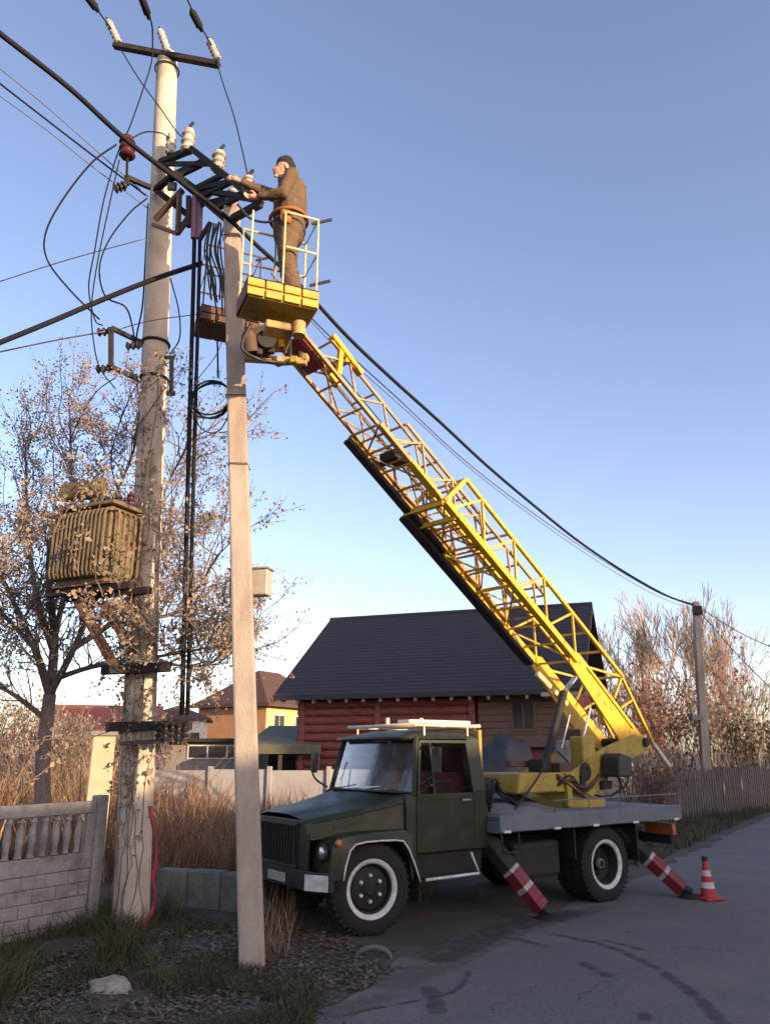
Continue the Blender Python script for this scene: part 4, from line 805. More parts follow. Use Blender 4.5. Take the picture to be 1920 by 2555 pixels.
# windscreen
ws = []; ny = 13
for i in range(5):
    t = i / 4
    for j in range(ny):
        y = (j / (ny - 1) * 2 - 1); hw = 0.915 - 0.105 * t
        ws.append((-0.565 - 0.13 * t + 0.15 * (1 - y * y) * (1 - 0.25 * t), y * hw, 1.475 + 0.625 * t))
scr = part(MB().add(ws, [(i * ny + j, i * ny + j + 1, (i + 1) * ny + j + 1, (i + 1) * ny + j) for i in range(4) for j in range(ny - 1)]), 'windscreen', M_SCREEN, smooth=True)
loop = [ws[j] for j in range(ny)] + [ws[i * ny + ny - 1] for i in range(1, 5)] + [ws[4 * ny + j] for j in range(ny - 2, -1, -1)] + [ws[i * ny] for i in range(3, -1, -1)]
part(MB().tube(loop, 0.016, 6), 'screen_seal', M_BLACK, scr, smooth=True)
for y in (-0.45, 0.20): part(MB().bar((-0.355 if y < 0 else -0.365, y, 1.49), (-0.375, y + 0.42, 1.545), 0.014, 0.012), 'wiper', M_BLACK, scr)
# interior
M_SEAT = mat('dark_red_seat', (0.12, 0.016, 0.018), (0.09, 0.014, 0.016), 0.8, scale=9)
for y in (-0.42, 0.45):
    st = part(MB().box((-1.28, y, 1.08), (0.46, 0.52 if y > 0 else 0.9, 0.16)), 'seat', M_SEAT, bevel=0.03)
    part(MB().box((-1.52, y, 1.40), (0.13, 0.52 if y > 0 else 0.9, 0.58)), 'seat_back', M_SEAT, st, bevel=0.03)
wheel_c = Vector((-0.96, 0.45, 1.50)); ax_ = Vector((0.55, 0, 0.83)).normalized(); xx = Vector((0, 1, 0)); yy = ax_.cross(xx)
sw = part(MB().tube([wheel_c + (xx * math.cos(a) + yy * math.sin(a)) * 0.21 for a in np.linspace(0, 6.283, 25)], 0.015, 6), 'steering_wheel', M_BLACK, smooth=True)
part(MB().tube([wheel_c, (-0.66, 0.45, 1.2)], 0.02, 6), 'steering_column', M_BLACK, sw)
# --- roof rack
M_RACK = mat('cream_rack_paint', (0.70, 0.62, 0.50), (0.58, 0.50, 0.40), 0.6, scale=9)
rack = part(MB().tube([(-0.70, 0.78, 2.27), (-1.80, 0.78, 2.27)], 0.022, 8).tube([(-0.70, -0.74, 2.27), (-1.80, -0.74, 2.27)], 0.022, 8), 'roof_rack', M_RACK, smooth=True)
for x in (-0.72, -1.25, -1.78): part(MB().tube([(x, -0.76, 2.272), (x, 0.80, 2.272)], 0.024, 8), 'rack_bar', M_RACK, rack, smooth=True)
for x in (-0.86, -1.58):
    for y in (-0.74, 0.78): part(MB().tube([(x, y, 2.10), (x, y, 2.27)], 0.014, 6), 'rack_leg', M_RACK, rack)
part(MB().bar((-0.80, 0.42, 2.325), (-1.85, 0.42, 2.325), 0.26, 0.045), 'rack_plank', M_RACK, rack, bevel=0.008)
for x, y in ((-1.1, -0.35), (-1.5, -0.1)): part(MB().tube([(x, y, 2.28), (x, y, 2.40)], 0.03, 8), 'rack_bracket', M_RACK, rack)
# post behind the cab
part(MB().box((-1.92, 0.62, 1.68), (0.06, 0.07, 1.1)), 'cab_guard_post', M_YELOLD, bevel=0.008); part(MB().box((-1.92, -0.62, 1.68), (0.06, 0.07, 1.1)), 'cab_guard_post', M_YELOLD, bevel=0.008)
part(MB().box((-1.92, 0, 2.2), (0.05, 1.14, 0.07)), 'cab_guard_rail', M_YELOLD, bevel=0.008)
part(MB().box((-1.86, 0.25, 1.15), (0.22, 0.8, 0.55)).box((-1.84, 0.7, 1.42), (0.12, 0.14, 0.35)), 'hydraulic_tank', M_DARKMET, bevel=0.03)
mb = MB()
for i in range(9): mb.tube(spline([(-1.95 - 0.05 * i, 0.75 - 0.06 * i, 1.2), (-1.98 - 0.03 * i, 0.85 - 0.08 * i, 1.5 + 0.1 * random.random()), (-2.2 - 0.08 * i, 0.7 - 0.06 * i, 1.35 + 0.15 * random.random()), (-2.6 - 0.1 * i, 0.6 - 0.05 * i, 1.24)], 4), 0.018, 5)
part(mb, 'hydraulic_hoses', M_BLACK, smooth=True)
# --- deck
deck = part(MB().box((-3.55, 0, 1.14), (3.68, 2.30, 0.06)), 'deck', M_DECK)
for s in (-1, 1):
    side = part(MB().box((-3.56, s * 1.175, 1.085), (3.70, 0.05, 0.20)), 'side_board', M_DECK, bevel=0.008)
    rl = part(MB().tube([(-2.72, s * 1.17, 1.185), (-2.72, s * 1.17, 1.33), (-5.38, s * 1.17, 1.34), (-5.38, s * 1.17, 1.19)], 0.009, 6), 'deck_rail', M_DECK, smooth=True)
    for x in (-3.4, -4.05, -4.72): part(MB().tube([(x, s * 1.17, 1.18), (x, s * 1.17, 1.333)], 0.008, 6), 'rail_post', M_DECK, rl)
    for x in (-1.82, -2.72, -3.48, -4.32, -5.27):
        part(MB().box((x, s * 1.205, 0.992), (0.12, 0.016, 0.032)), 'marker_light', M_WHITE, side, bevel=0.004)
part(MB().box((-5.40, 0, 1.07), (0.05, 2.30, 0.20)), 'rear_board', M_DECK, bevel=0.008)
part(MB().box((-1.735, 0, 1.07), (0.05, 2.30, 0.20)), 'front_board', M_DECK, bevel=0.008)
part(MB().box((-3.5, 0, 1.0), (3.5, 1.3, 0.2)), 'subframe', M_DARKMET)
for s in (-1, 1): part(MB().box((-3.77, s * 0.85, 0.985), (1.2, 0.55, 0.03)).box((-4.42, s * 0.85, 0.72), (0.02, 0.55, 0.5)).box((-3.12, s * 0.85, 0.78), (0.02, 0.55, 0.4)), 'mudguard', M_BLACK)
for s in (-1, 1):
    tl = part(MB().box((-5.32, s * 0.86, 0.84), (0.08, 0.50, 0.16)), 'tail_light', mat('tail_lens', (0.34, 0.07, 0.035), (0.42, 0.16, 0.06), 0.4, scale=18), bevel=0.006)
part(MB().box((-5.36, 0, 0.70), (0.1, 2.1, 0.14)), 'rear_bumper', M_DARKMET)
part(MB().tube([(-1.76, 1.16, 1.0), (-1.76, 1.18, 0.75), (-2.05, 1.18, 0.75), (-2.05, 1.16, 1.0)], 0.014, 6), 'step_loop', M_DARKMET, smooth=True)
# tarpaulin heap on the front of the deck
bm = bmesh.new(); bmesh.ops.create_grid(bm, x_segments=22, y_segments=18, size=0.5)
for v in bm.verts:
    x, y = v.co.x * 1.25, v.co.y * 1.9; r = max(0, 1 - (abs(v.co.x) * 2) ** 3) * max(0, 1 - (abs(v.co.y) * 2) ** 3)
    v.co = (x - 2.55, y + 0.1, 1.175 + r * (0.10 + 0.10 * mnoise.noise((x * 3, y * 3, 1)) + 0.05 * mnoise.noise((x * 9, y * 9, 1))))
me = bpy.data.meshes.new('tarpaulin'); bm.to_mesh(me); bm.free(); me.materials.append(mat('grey_canvas', (0.17, 0.165, 0.17), (0.12, 0.115, 0.12), 0.9, scale=5, bump=0.3)); me.polygons.foreach_set('use_smooth', [True] * len(me.polygons))
o = link('deck_tarpaulin', me, None, None); o.matrix_world = Matrix.Translation(TO) @ TR.to_4x4(); tag(o, 'crumpled grey canvas lying on the front of the truck deck', 'canvas')
# --- outriggers
M_DIRTYW = mat('dirty_white_paint', (0.42, 0.40, 0.38), (0.26, 0.24, 0.23), 0.8, scale=9)
def outrigger(top, foot, s):
    top, foot = Vector(top), Vector(foot); d = foot - top
    sl = part(MB().bar(top - d * 0.05, top + d * 0.42, 0.16, 0.20, (1, 0, 0)), 'outrigger', M_DARKMET, bevel=0.008)
    cuts = [0.42, 0.46, 0.62, 0.67, 0.80, 0.88]
    for i, (c0, c1) in enumerate(zip(cuts[:-1], cuts[1:])):
        part(MB().bar(top + d * c0, top + d * c1, 0.155 - 0.001 * i, 0.19 - 0.001 * i, (1, 0, 0)), 'painted_band', (M_DIRTYW, M_RED, M_DIRTYW, M_RED, M_RED)[i], sl, bevel=0.005)
    part(MB().bar(top + d * 0.86, foot + Vector((0, 0, 0.05)), 0.10, 0.12, (1, 0, 0)), 'foot_leg', M_DARKMET, sl)
    part(MB().lathe([(0, 0.05), (0.12, 0.045), (0.17, 0.02), (0.18, 0.0), (0, 0)], 18, (foot.x, foot.y, 0.004), (0, 0, 1)), 'foot_pad', M_DARKMET, sl, smooth=40)
for s in (-1, 1):
    outrigger((-1.72, s * 0.85, 0.95), (-2.26, s * 1.42, 0.0), s); outrigger((-4.40, s * 0.80, 0.85), (-4.95, s * 1.55, 0.0), s)
# --- turntable
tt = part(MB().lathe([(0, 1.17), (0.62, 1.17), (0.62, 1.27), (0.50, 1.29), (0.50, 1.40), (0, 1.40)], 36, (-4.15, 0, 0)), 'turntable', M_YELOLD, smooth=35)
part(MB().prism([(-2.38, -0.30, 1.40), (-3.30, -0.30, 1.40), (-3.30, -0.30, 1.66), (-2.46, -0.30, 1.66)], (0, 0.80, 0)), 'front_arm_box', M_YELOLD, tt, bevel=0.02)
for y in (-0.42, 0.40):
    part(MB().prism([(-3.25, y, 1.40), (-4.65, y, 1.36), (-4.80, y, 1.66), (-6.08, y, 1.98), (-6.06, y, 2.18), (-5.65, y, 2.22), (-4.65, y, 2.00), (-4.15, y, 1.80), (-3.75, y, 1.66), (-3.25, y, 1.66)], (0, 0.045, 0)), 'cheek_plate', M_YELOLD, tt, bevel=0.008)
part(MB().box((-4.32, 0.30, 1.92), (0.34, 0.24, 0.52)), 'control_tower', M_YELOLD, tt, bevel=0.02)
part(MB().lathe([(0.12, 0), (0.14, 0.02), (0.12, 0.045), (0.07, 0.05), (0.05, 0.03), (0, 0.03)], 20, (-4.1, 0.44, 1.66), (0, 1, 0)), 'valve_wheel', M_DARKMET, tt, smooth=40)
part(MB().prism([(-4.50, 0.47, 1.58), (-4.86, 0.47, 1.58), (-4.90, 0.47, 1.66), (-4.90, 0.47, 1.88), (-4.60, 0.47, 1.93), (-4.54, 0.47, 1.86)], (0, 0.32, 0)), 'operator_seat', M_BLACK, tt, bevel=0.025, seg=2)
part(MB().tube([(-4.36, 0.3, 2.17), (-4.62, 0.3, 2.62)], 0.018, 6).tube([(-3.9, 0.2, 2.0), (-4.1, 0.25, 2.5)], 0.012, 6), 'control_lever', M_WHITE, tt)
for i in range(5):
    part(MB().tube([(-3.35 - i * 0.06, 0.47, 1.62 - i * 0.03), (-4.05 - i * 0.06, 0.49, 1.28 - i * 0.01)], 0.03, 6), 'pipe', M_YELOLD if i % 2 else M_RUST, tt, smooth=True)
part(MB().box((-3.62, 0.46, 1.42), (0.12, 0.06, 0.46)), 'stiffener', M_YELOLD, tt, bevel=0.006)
part(MB().tube(spline([(-4.9, 0.5, 1.62), (-4.8, 0.62, 1.42), (-4.45, 0.6, 1.3), (-4.2, 0.45, 1.34)], 5), 0.016, 6).tube(spline([(-5.0, 0.5, 1.8), (-5.05, 0.6, 1.5), (-4.7, 0.5, 1.3)], 5), 0.013, 6), 'hoses', M_RUBBER, tt, smooth=True)
part(MB().tube([(-3.55, 0.05, 1.60), (-4.28, 0.05, 2.86)], 0.06, 14), 'luffing_cylinder', M_DARKMET, tt, smooth=40)
part(MB().tube([(-4.28, 0.05, 2.86), (-4.62, 0.05, 3.10)], 0.045, 10), 'piston_rod', M_CHROME, tt, smooth=40)
part(MB().bar((-3.72, -0.05, 3.13), (-4.05, -0.05, 2.93), 0.09, 0.09).bar((-4.15, -0.05, 2.87), (-4.48, -0.05, 2.68), 0.09, 0.09), 'pale_cylinder', mat('pale_yellow_paint', (0.72, 0.60, 0.30), (0.62, 0.5, 0.22), 0.5, scale=6), tt, bevel=0.02)
part(MB().lathe([(0, -0.5), (0.07, -0.5), (0.07, 0.5), (0, 0.5)], 14, (-5.95, 0, 2.10), (0, 1, 0)), 'boom_pivot', M_DARKMET, tt, smooth=40)
# small drums behind the tower
for (x, y, z, h, r, m, nm, lab) in ((-4.66, -0.60, 1.17, 0.84, 0.11, mat('blue_drum', (0.02, 0.03, 0.14), None, 0.6), 'drum', None),):
    dr = empty('blue_drum', TO + TR @ Vector((x, y, z)), 0, 'blue drum with a red cap standing behind the crane turntable', 'drum')
    MB().lathe([(0, 0), (r, 0), (r, h * 0.3), (r + 0.01, h * 0.32), (r, h * 0.34), (r, h * 0.66), (r + 0.01, h * 0.68), (r, h * 0.7), (r, h), (0, h)], 18).build('body', m, dr, smooth=40)
    MB().lathe([(0, h + 0.22), (0.06, h + 0.2), (r * 0.9, h + 0.15), (r + 0.01, h), (0, h)], 16).build('cap', M_RED, dr, smooth=40)
# --- boom
BX, BZ = -4.05, 3.41; ba = rad(33.6); cu, su = math.cos(ba), math.sin(ba)
def B(s, y, v): return Vector((BX + s * cu - v * su, y, BZ + s * su + v * cu))
def lattice(name, s0, s1, w, v0, v1, m, lc, uc, brace, step, rung, s0u=None, s1u=None, inset=0.0):
    s0u = s0 if s0u is None else s0u; s1u = s1 if s1u is None else s1u
    main = part(MB().bar(B(s0, w, v0), B(s1, w, v0), lc[0], lc[1], (0, 1, 0)), name, m, bevel=0.005)
    part(MB().bar(B(s0, -w, v0), B(s1, -w, v0), lc[0], lc[1], (0, 1, 0)), 'chord', m, main, bevel=0.005)
    for y in (-w, w): part(MB().bar(B(s0u, y, v1), B(s1u, y, v1), uc, uc, (0, 1, 0)), 'chord', m, main, bevel=0.004)
    L0, L1 = max(s0, s0u), min(s1, s1u); n = max(1, round((L1 - L0) / step)); ds = (L1 - L0) / n
    for y in (-w, w):
        for i in range(n):
            a, b = L0 + i * ds, L0 + (i + 1) * ds
            part(MB().bar(B(a, y, v0), B((a + b) / 2, y, v1), brace, brace, (0, 1, 0)), 'brace', m, main)
            part(MB().bar(B((a + b) / 2, y, v1), B(b, y, v0), brace, brace, (0, 1, 0)), 'brace', m, main)
    n = max(1, round((s1 - s0) / rung)); ds = (s1 - s0) / n
    for i in range(n + 1): part(MB().bar(B(s0 + i * ds, -w, v0), B(s0 + i * ds, w, v0), brace, brace, (0, 0, 1)), 'rung', m, main)
    for i in range(0, n, 2):
        j = min(n, i + 2); part(MB().bar(B(s0 + i * ds, -w if (i // 2) % 2 else w, v0), B(s0 + j * ds, w if (i // 2) % 2 else -w, v0), brace * 0.8, brace * 0.8, (0, 0, 1)), 'brace', m, main)
    n2 = max(1, n // 2); ds = (s1u - s0u) / n2
    for i in range(n2 + 1): part(MB().bar(B(s0u + i * ds, -w, v1), B(s0u + i * ds, w, v1), brace, brace, (0, 0, 1)), 'rung', m, main)
    return main
b1 = lattice('outer_boom_section', -0.15, 3.45, 0.38, 0, 0.62, M_YEL, (0.10, 0.115), 0.055, 0.032, 0.9, 0.45, -1.38, 3.30)
part(MB().bar(B(0.0, -0.385, -0.10), B(3.45, -0.385, -0.10), 0.07, 0.16, (0, 1, 0)), 'unlit_chord_bar', M_DARKMET, b1)  # added dark bar, gives the far lower chord its unlit look
for s in (3.45, 3.15): part(MB().bar(B(s, -0.38, -0.04), B(s, 0.38, -0.04), 0.06, 0.06), 'end_bar', M_YEL, b1)
for y in (-0.38, 0.38): part(MB().bar(B(3.45, y, 0), B(3.30, y, 0.62), 0.06, 0.05, (0, 1, 0)), 'end_post', M_YEL, b1)
for y in (-0.38, 0.34):
    part(MB().prism([(-4.03, y, 3.48), (-4.29, y, 3.45), (-5.72, y, 2.42), (-6.28, y, 2.04), (-6.10, y, 1.93), (-5.35, y, 2.08), (-4.01, y, 3.28)], (0, 0.04, 0)), 'base_plate', M_YEL, b1, bevel=0.006)
    e = 0.043 if y > 0 else -0.004
    part(MB().bar((-4.45, y + e, 3.24), (-5.70, y + e, 2.32), 0.006, 0.03, (0, 1, 0)), 'plate_slot', M_DARKMET, b1)
    part(MB().bar(B(-1.38, y + 0.02, 0.62), (-6.40, y + 0.02, 2.07), 0.05, 0.05, (0, 1, 0)), 'tail_bar', M_YEL, b1, bevel=0.004)
    part(MB().bar((-6.40, y + 0.02, 2.07), (-6.88, y + 0.02, 1.70), 0.07, 0.07, (0, 1, 0)), 'tail_end', M_WHITE, b1, bevel=0.01)
    part(MB().bar(B(-0.25, y + 0.02, 0), B(-1.38, y + 0.02, 0.62), 0.035, 0.035, (0, 1, 0)), 'brace', M_YEL, b1)
    part(MB().bar(B(-1.38, y + 0.02, 0.62), (-5.25, y + 0.02, 2.80), 0.035, 0.035, (0, 1, 0)), 'brace', M_YEL, b1)
    part(MB().bar((-5.85, y + 0.02, 2.80), (-5.45, y + 0.02, 2.65), 0.03, 0.03, (0, 1, 0)), 'brace', M_YEL, b1)
for s in (-1.38, -0.7): part(MB().bar(B(s, -0.38, 0.62), B(s, 0.38, 0.62), 0.04, 0.04), 'rung', M_YEL, b1)
M_YELM = mat('shabby_boom_paint', (0.46, 0.29, 0.09), (0.34, 0.21, 0.09), 0.65, scale=7, c3=(0.10, 0.08, 0.06), s3=4, l3=0.56, h3=0.7)
b2 = lattice('middle_boom_section', 0.9, 4.9, 0.30, 0.05, 0.47, M_YELM, (0.065, 0.085), 0.042, 0.027, 0.74, 0.38, 0.9, 4.55)
part(MB().bar(B(2.6, -0.31, -0.03), B(4.9, -0.31, -0.03), 0.06, 0.13, (0, 1, 0)), 'unlit_chord_bar', M_DARKMET, b2)  # same dark bar for the shaded underside of this section
part(MB().bar(B(3.55, 0.305, 0.03), B(4.2, 0.305, 0.03), 0.055, 0.13, (0, 1, 0)), 'wear_plate', M_YEL, b2)
part(MB().box(B(4.25, -0.05, 0.2), (0.3, 0.35, 0.16)), 'sheave_block', M_DARKMET, b2, bevel=0.02)
b3 = lattice('inner_boom_section', 2.4, 6.60, 0.24, 0.08, 0.42, M_YELM, (0.045, 0.055), 0.036, 0.023, 0.70, 0.46, 2.4, 6.1)
part(MB().bar(B(5.78, -0.26, 0.44), B(5.78, 0.26, 0.44), 0.10, 0.10).bar(B(5.5, 0.24, 0.44), B(6.15, 0.24, 0.47), 0.07, 0.11, (0, 1, 0)).bar(B(5.5, -0.24, 0.44), B(6.15, -0.24, 0.47), 0.07, 0.11, (0, 1, 0)).bar(B(5.75, 0.24, 0.1), B(5.95, 0.24, 0.47), 0.07, 0.07, (0, 1, 0)), 'head_bracket', M_YEL, b3, bevel=0.008)
part(MB().bar(B(5.95, 0.0, 0.12), B(6.45, 0.0, 0.12), 0.34, 0.16), 'red_housing', M_RED, b3, bevel=0.02)
part(MB().tube([B(0.5, 0.1, 0.3), B(6.0, 0.1, 0.3)], 0.008, 5).tube([B(0.5, -0.1, 0.3), B(6.0, -0.1, 0.3)], 0.008, 5), 'hoist_cable', M_DARKMET, b1)
# --- boom head and baskets
nb0, nb1 = Vector((-1.488, 7.366, 0)), Vector((-0.80, 7.654, 0)); bdir = (nb1 - nb0).normalized(); bperp = Vector((-bdir.y, bdir.x, 0)); ZB = 6.66
def RB(v): v = Vector(v) - Vector((-4.3, 0, 0)); return rotz(rad(8)) @ v + Vector((-4.3, 0, 0))
for o_ in (tt, b1, b2, b3):
    o_.rotation_euler = (0, 0, rad(8)); o_.location = Vector((-4.3, 0, 0)) - rotz(rad(8)) @ Vector((-4.3, 0, 0))
tip = RB(B(6.6, 0, 0.2))
def basket(c, zb, near):
    """c = near left corner in the world"""
    Lb, Db, Hb = 0.82, 0.55, 0.22
    ang_ = math.atan2(bdir.y, bdir.x)
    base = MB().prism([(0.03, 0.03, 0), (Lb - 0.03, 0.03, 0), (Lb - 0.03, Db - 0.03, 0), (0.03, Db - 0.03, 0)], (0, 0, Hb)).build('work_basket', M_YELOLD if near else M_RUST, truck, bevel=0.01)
    base.location = loc(Vector((c.x, c.y, zb))); base.rotation_euler = (0, 0, ang_ - math.atan2(TF.y, TF.x))
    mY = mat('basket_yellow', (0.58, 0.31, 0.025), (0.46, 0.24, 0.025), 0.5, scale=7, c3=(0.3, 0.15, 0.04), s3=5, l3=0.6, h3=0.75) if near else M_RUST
    nn = 4
    for i in range(nn):
        for j in range(2):
            MB().box(((i + 0.5) * Lb / nn, 0.014, (j + 0.5) * Hb / 2), (Lb / nn - 0.022, 0.03, Hb / 2 - 0.018)).build('panel', mY, base, bevel=0.004)
            if i < 3: MB().box(((i + 0.5) * Lb / 3, Db - 0.014, (j + 0.5) * Hb / 2), (Lb / 3 - 0.022, 0.03, Hb / 2 - 0.018)).build('panel', mY, base, bevel=0.004)
    for x in (0.014, Lb - 0.014): MB().box((x, Db / 2, Hb / 2), (0.03, Db - 0.05, Hb - 0.02)).build('end_panel', M_RED if x < 0.1 else mY, base, bevel=0.006)
    MB().box((Lb / 2, Db / 2, Hb + 0.006), (Lb - 0.02, Db - 0.02, 0.012)).build('floor', M_DARKMET, base)
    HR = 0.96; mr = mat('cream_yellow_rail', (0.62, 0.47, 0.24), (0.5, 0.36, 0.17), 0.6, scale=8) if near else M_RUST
    for x, y in ((0.03, 0.03), (0.40, 0.03), (Lb - 0.03, 0.03), (0.03, Db - 0.03), (Lb - 0.03, Db - 0.03), (0.42, Db - 0.03)):
        if near and x == 0.03 and y < 0.1: MB().tube([(x, y, Hb), (x, y, Hb + HR * 0.9)], 0.012, 6).build('post', mr, base); continue
        MB().tube([(x, y, Hb), (x, y, Hb + HR)], 0.012, 6).build('post', mr, base)
    for z in (Hb + HR, Hb + 0.5):
        MB().tube([(0.42, 0.03, z), (Lb - 0.03, 0.03, z), (Lb - 0.03, Db - 0.03, z), (0.03, Db - 0.03, z)] + ([] if near else [(0.03, 0.03, z), (0.42, 0.03, z)]), 0.014, 6).build('rail', mr, base, smooth=False)
    for z in (Hb + HR - 0.02, Hb + 0.12): MB().tube([(Lb - 0.10, 0.06, z - 0.03), (Lb + 0.12, 0.0, z + 0.05)], 0.018, 6).build('hook', M_BLACK, base)
    return base
basket(nb0, ZB, True)
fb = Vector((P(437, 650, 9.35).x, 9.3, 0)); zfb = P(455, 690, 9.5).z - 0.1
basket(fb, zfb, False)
def hl_(x, y, z): return loc(Vector((x, y, z)))
hc = hl_(-1.30, 8.10, 6.42); fcw = loc(fb + bdir * 0.45 + bperp * 0.3 + Vector((0, 0, zfb - 0.1)))
hd = part(MB().bar(tip, hc, 0.16, 0.14), 'boom_head', M_YELM, bevel=0.012)
part(MB().bar(hc + Vector((0, 0, -0.02)), hl_(-1.16, 7.72, 6.49), 0.32, 0.10), 'basket_arm', M_YELM, hd, bevel=0.012)
part(MB().bar(tip + Vector((0, 0, 0.05)), fcw, 0.12, 0.14), 'basket_arm', M_YELM, hd, bevel=0.012)
part(MB().lathe([(0, -0.12), (0.11, -0.12), (0.11, 0.12), (0, 0.12)], 16, hl_(-1.36, 7.95, 6.38), (0.3, 1, 0)), 'slew_drive', M_DARKMET, hd, smooth=40)
part(MB().lathe([(0, 0), (0.075, 0), (0.075, 0.16), (0, 0.16)], 16, hl_(-0.96, 7.78, 6.38), (0, 0, 1)), 'motor', M_YELM, hd, smooth=40)
part(MB().lathe([(0, 0), (0.085, 0), (0.085, 0.18), (0.05, 0.24), (0, 0.24)], 16, hl_(-1.50, 7.86, 6.22), (0.3, 0.2, 1)), 'motor', M_RUST, hd, smooth=40)
part(MB().tube(spline([hl_(-1.58, 8.0, 6.4), hl_(-1.44, 7.9, 6.17), hl_(-1.21, 8.0, 6.17), hl_(-1.12, 8.3, 6.35), tip], 5), 0.022, 6).tube(spline([hl_(-1.49, 7.72, 6.5), hl_(-1.58, 7.77, 6.22), hl_(-1.35, 7.9, 6.13), hl_(-1.2, 8.4, 6.35)], 5), 0.018, 6), 'head_hoses', M_BLACK, hd, smooth=True)
for i in range(11): part(MB().box(hl_(-1.54 + 0.062 * i, 7.84 + 0.03 * i + 0.12 * (i % 2), 6.36 - 0.06 * (i % 3)), (0.09, 0.07, 0.08 + 0.03 * (i % 2)), rotz(i * 0.7)), 'valve_block', (M_YELM, M_RUST, M_DARKMET, M_YELOLD, M_DARKMET)[i % 5], hd, bevel=0.01)
part(MB().bar(hl_(-1.63, 8.15, 6.30), hl_(-0.90, 8.15, 6.25), 0.08, 0.08), 'cross_beam', M_YELM, hd, bevel=0.01)
part(MB().bar(tip + Vector((0, 0.2, 0)), hc + Vector((0, 0.22, -0.05)), 0.06, 0.08), 'link_bar', M_YEL, hd); part(MB().bar(tip + Vector((0, -0.2, 0)), hc + Vector((0, -0.2, -0.05)), 0.06, 0.08), 'link_bar', M_YEL, hd)
# clutter on the turntable
for i, (x, y, z, sx_, sy_, sz_, m_) in enumerate(((-3.75, 0.3, 1.72, 0.3, 0.2, 0.14, M_RUST), (-3.45, 0.1, 1.75, 0.25, 0.25, 0.18, M_DARKMET), (-4.05, 0.12, 1.95, 0.16, 0.2, 0.34, M_STONE), (-4.0, 0.45, 1.52, 0.1, 0.08, 0.2, M_DARKMET), (-4.62, 0.47, 1.46, 0.3, 0.08, 0.12, M_DARKMET), (-5.0, 0.2, 1.7, 0.35, 0.3, 0.22, M_RUST), (-3.3, -0.15, 1.78, 0.5, 0.14, 0.1, M_RUST), (-4.75, -0.1, 2.2, 0.2, 0.3, 0.2, M_RUST))):
    part(MB().box((x, y, z), (sx_, sy_, sz_), rotz(0.3 * (i % 3) - 0.2)), 'valve_block', m_, tt, bevel=0.012)
for i in range(6):
    part(MB().tube(spline([(-3.3 - 0.1 * i, 0.44, 1.45 + 0.03 * i), (-3.6 - 0.06 * i, 0.52, 1.62 - 0.05 * i), (-3.9 - 0.05 * i, 0.50, 1.40 + 0.05 * (i % 2)), (-4.3 - 0.06 * i, 0.48, 1.5 + 0.04 * i)], 4), 0.014, 5), 'hose', (M_RUBBER, M_RUST)[i % 2], tt, smooth=True)
part(MB().tube(spline([(-2.2, 0.55, 1.2), (-2.7, 0.6, 1.6), (-3.4, 0.4, 1.95), (-3.9, 0.3, 1.8)], 5), 0.014, 6), 'support_rod', M_DARKMET, tt)
# ------------------------------------------------------------------ worker in the near basket
def capsule(mb, a, b, ra, rb, n=14, flat=None):
    a, b = Vector(a), Vector(b); d = (b - a); L_ = d.length; d.normalize(); pr = []
    for k in range(5): t = -math.pi / 2 + k * math.pi / 10; pr.append((ra * math.cos(t), ra * math.sin(t)))
    pr += [(ra, 0), (rb, L_)]
    for k in range(1, 6): t = k * math.pi / 10; pr.append((rb * math.cos(t), L_ + rb * math.sin(t)))
    return mb.lathe(pr, n, a, d)
def sculpt(name, caps, m, parent, vox=0.016, smooth=6, fold=0.0):
    mb = MB()
    for c in caps: capsule(mb, *c)
    tmp = mb.build(name + '_tmp', m)
    r = tmp.modifiers.new('r', 'REMESH'); r.mode = 'VOXEL'; r.voxel_size = vox
    s = tmp.modifiers.new('s', 'SMOOTH'); s.factor = 0.5; s.iterations = smooth
    dg = bpy.context.evaluated_depsgraph_get(); dg.update(); me = bpy.data.meshes.new_from_object(tmp.evaluated_get(dg)); me.name = name
    bpy.data.objects.remove(tmp)
    if fold:
        for v in me.vertices:
            c = v.co; q = mnoise.noise((c.x * 9, c.y * 9, c.z * 16)) * 0.6 + mnoise.noise((c.x * 20 + 5, c.y * 20, c.z * 34)) * 0.4
            v.co = c + v.normal * q * fold
    me.polygons.foreach_set('use_smooth', [True] * len(me.polygons))
    if not me.materials: me.materials.append(m)
    return link(name, me, parent)
ZF = ZB + 0.22 + 0.014
man = empty('person', (-1.135, 7.86, ZF), math.atan2(-0.40, -0.92), 'man in brown work clothes and black knit cap working from the raised basket', 'person')
S = 1.07
def C(*c): return tuple((tuple(x * S for x in v) if isinstance(v, tuple) else v * S) for v in c)
hipL, hipR = (0.0, 0.10, 0.93), (0.0, -0.10, 0.93); knL, knR = (0.05, 0.13, 0.50), (-0.06, -0.14, 0.50); anL, anR = (0.0, 0.14, 0.08), (-0.14, -0.15, 0.08)
shL, shR = (0.05, 0.20, 1.43), (0.05, -0.19, 1.42); elL, elR = (0.14, 0.22, 1.15), (0.27, -0.26, 1.49); wrL, wrR = (0.37, 0.05, 1.15), (0.52, -0.24, 1.53)
hd_ = (0.115, 0, 1.63)
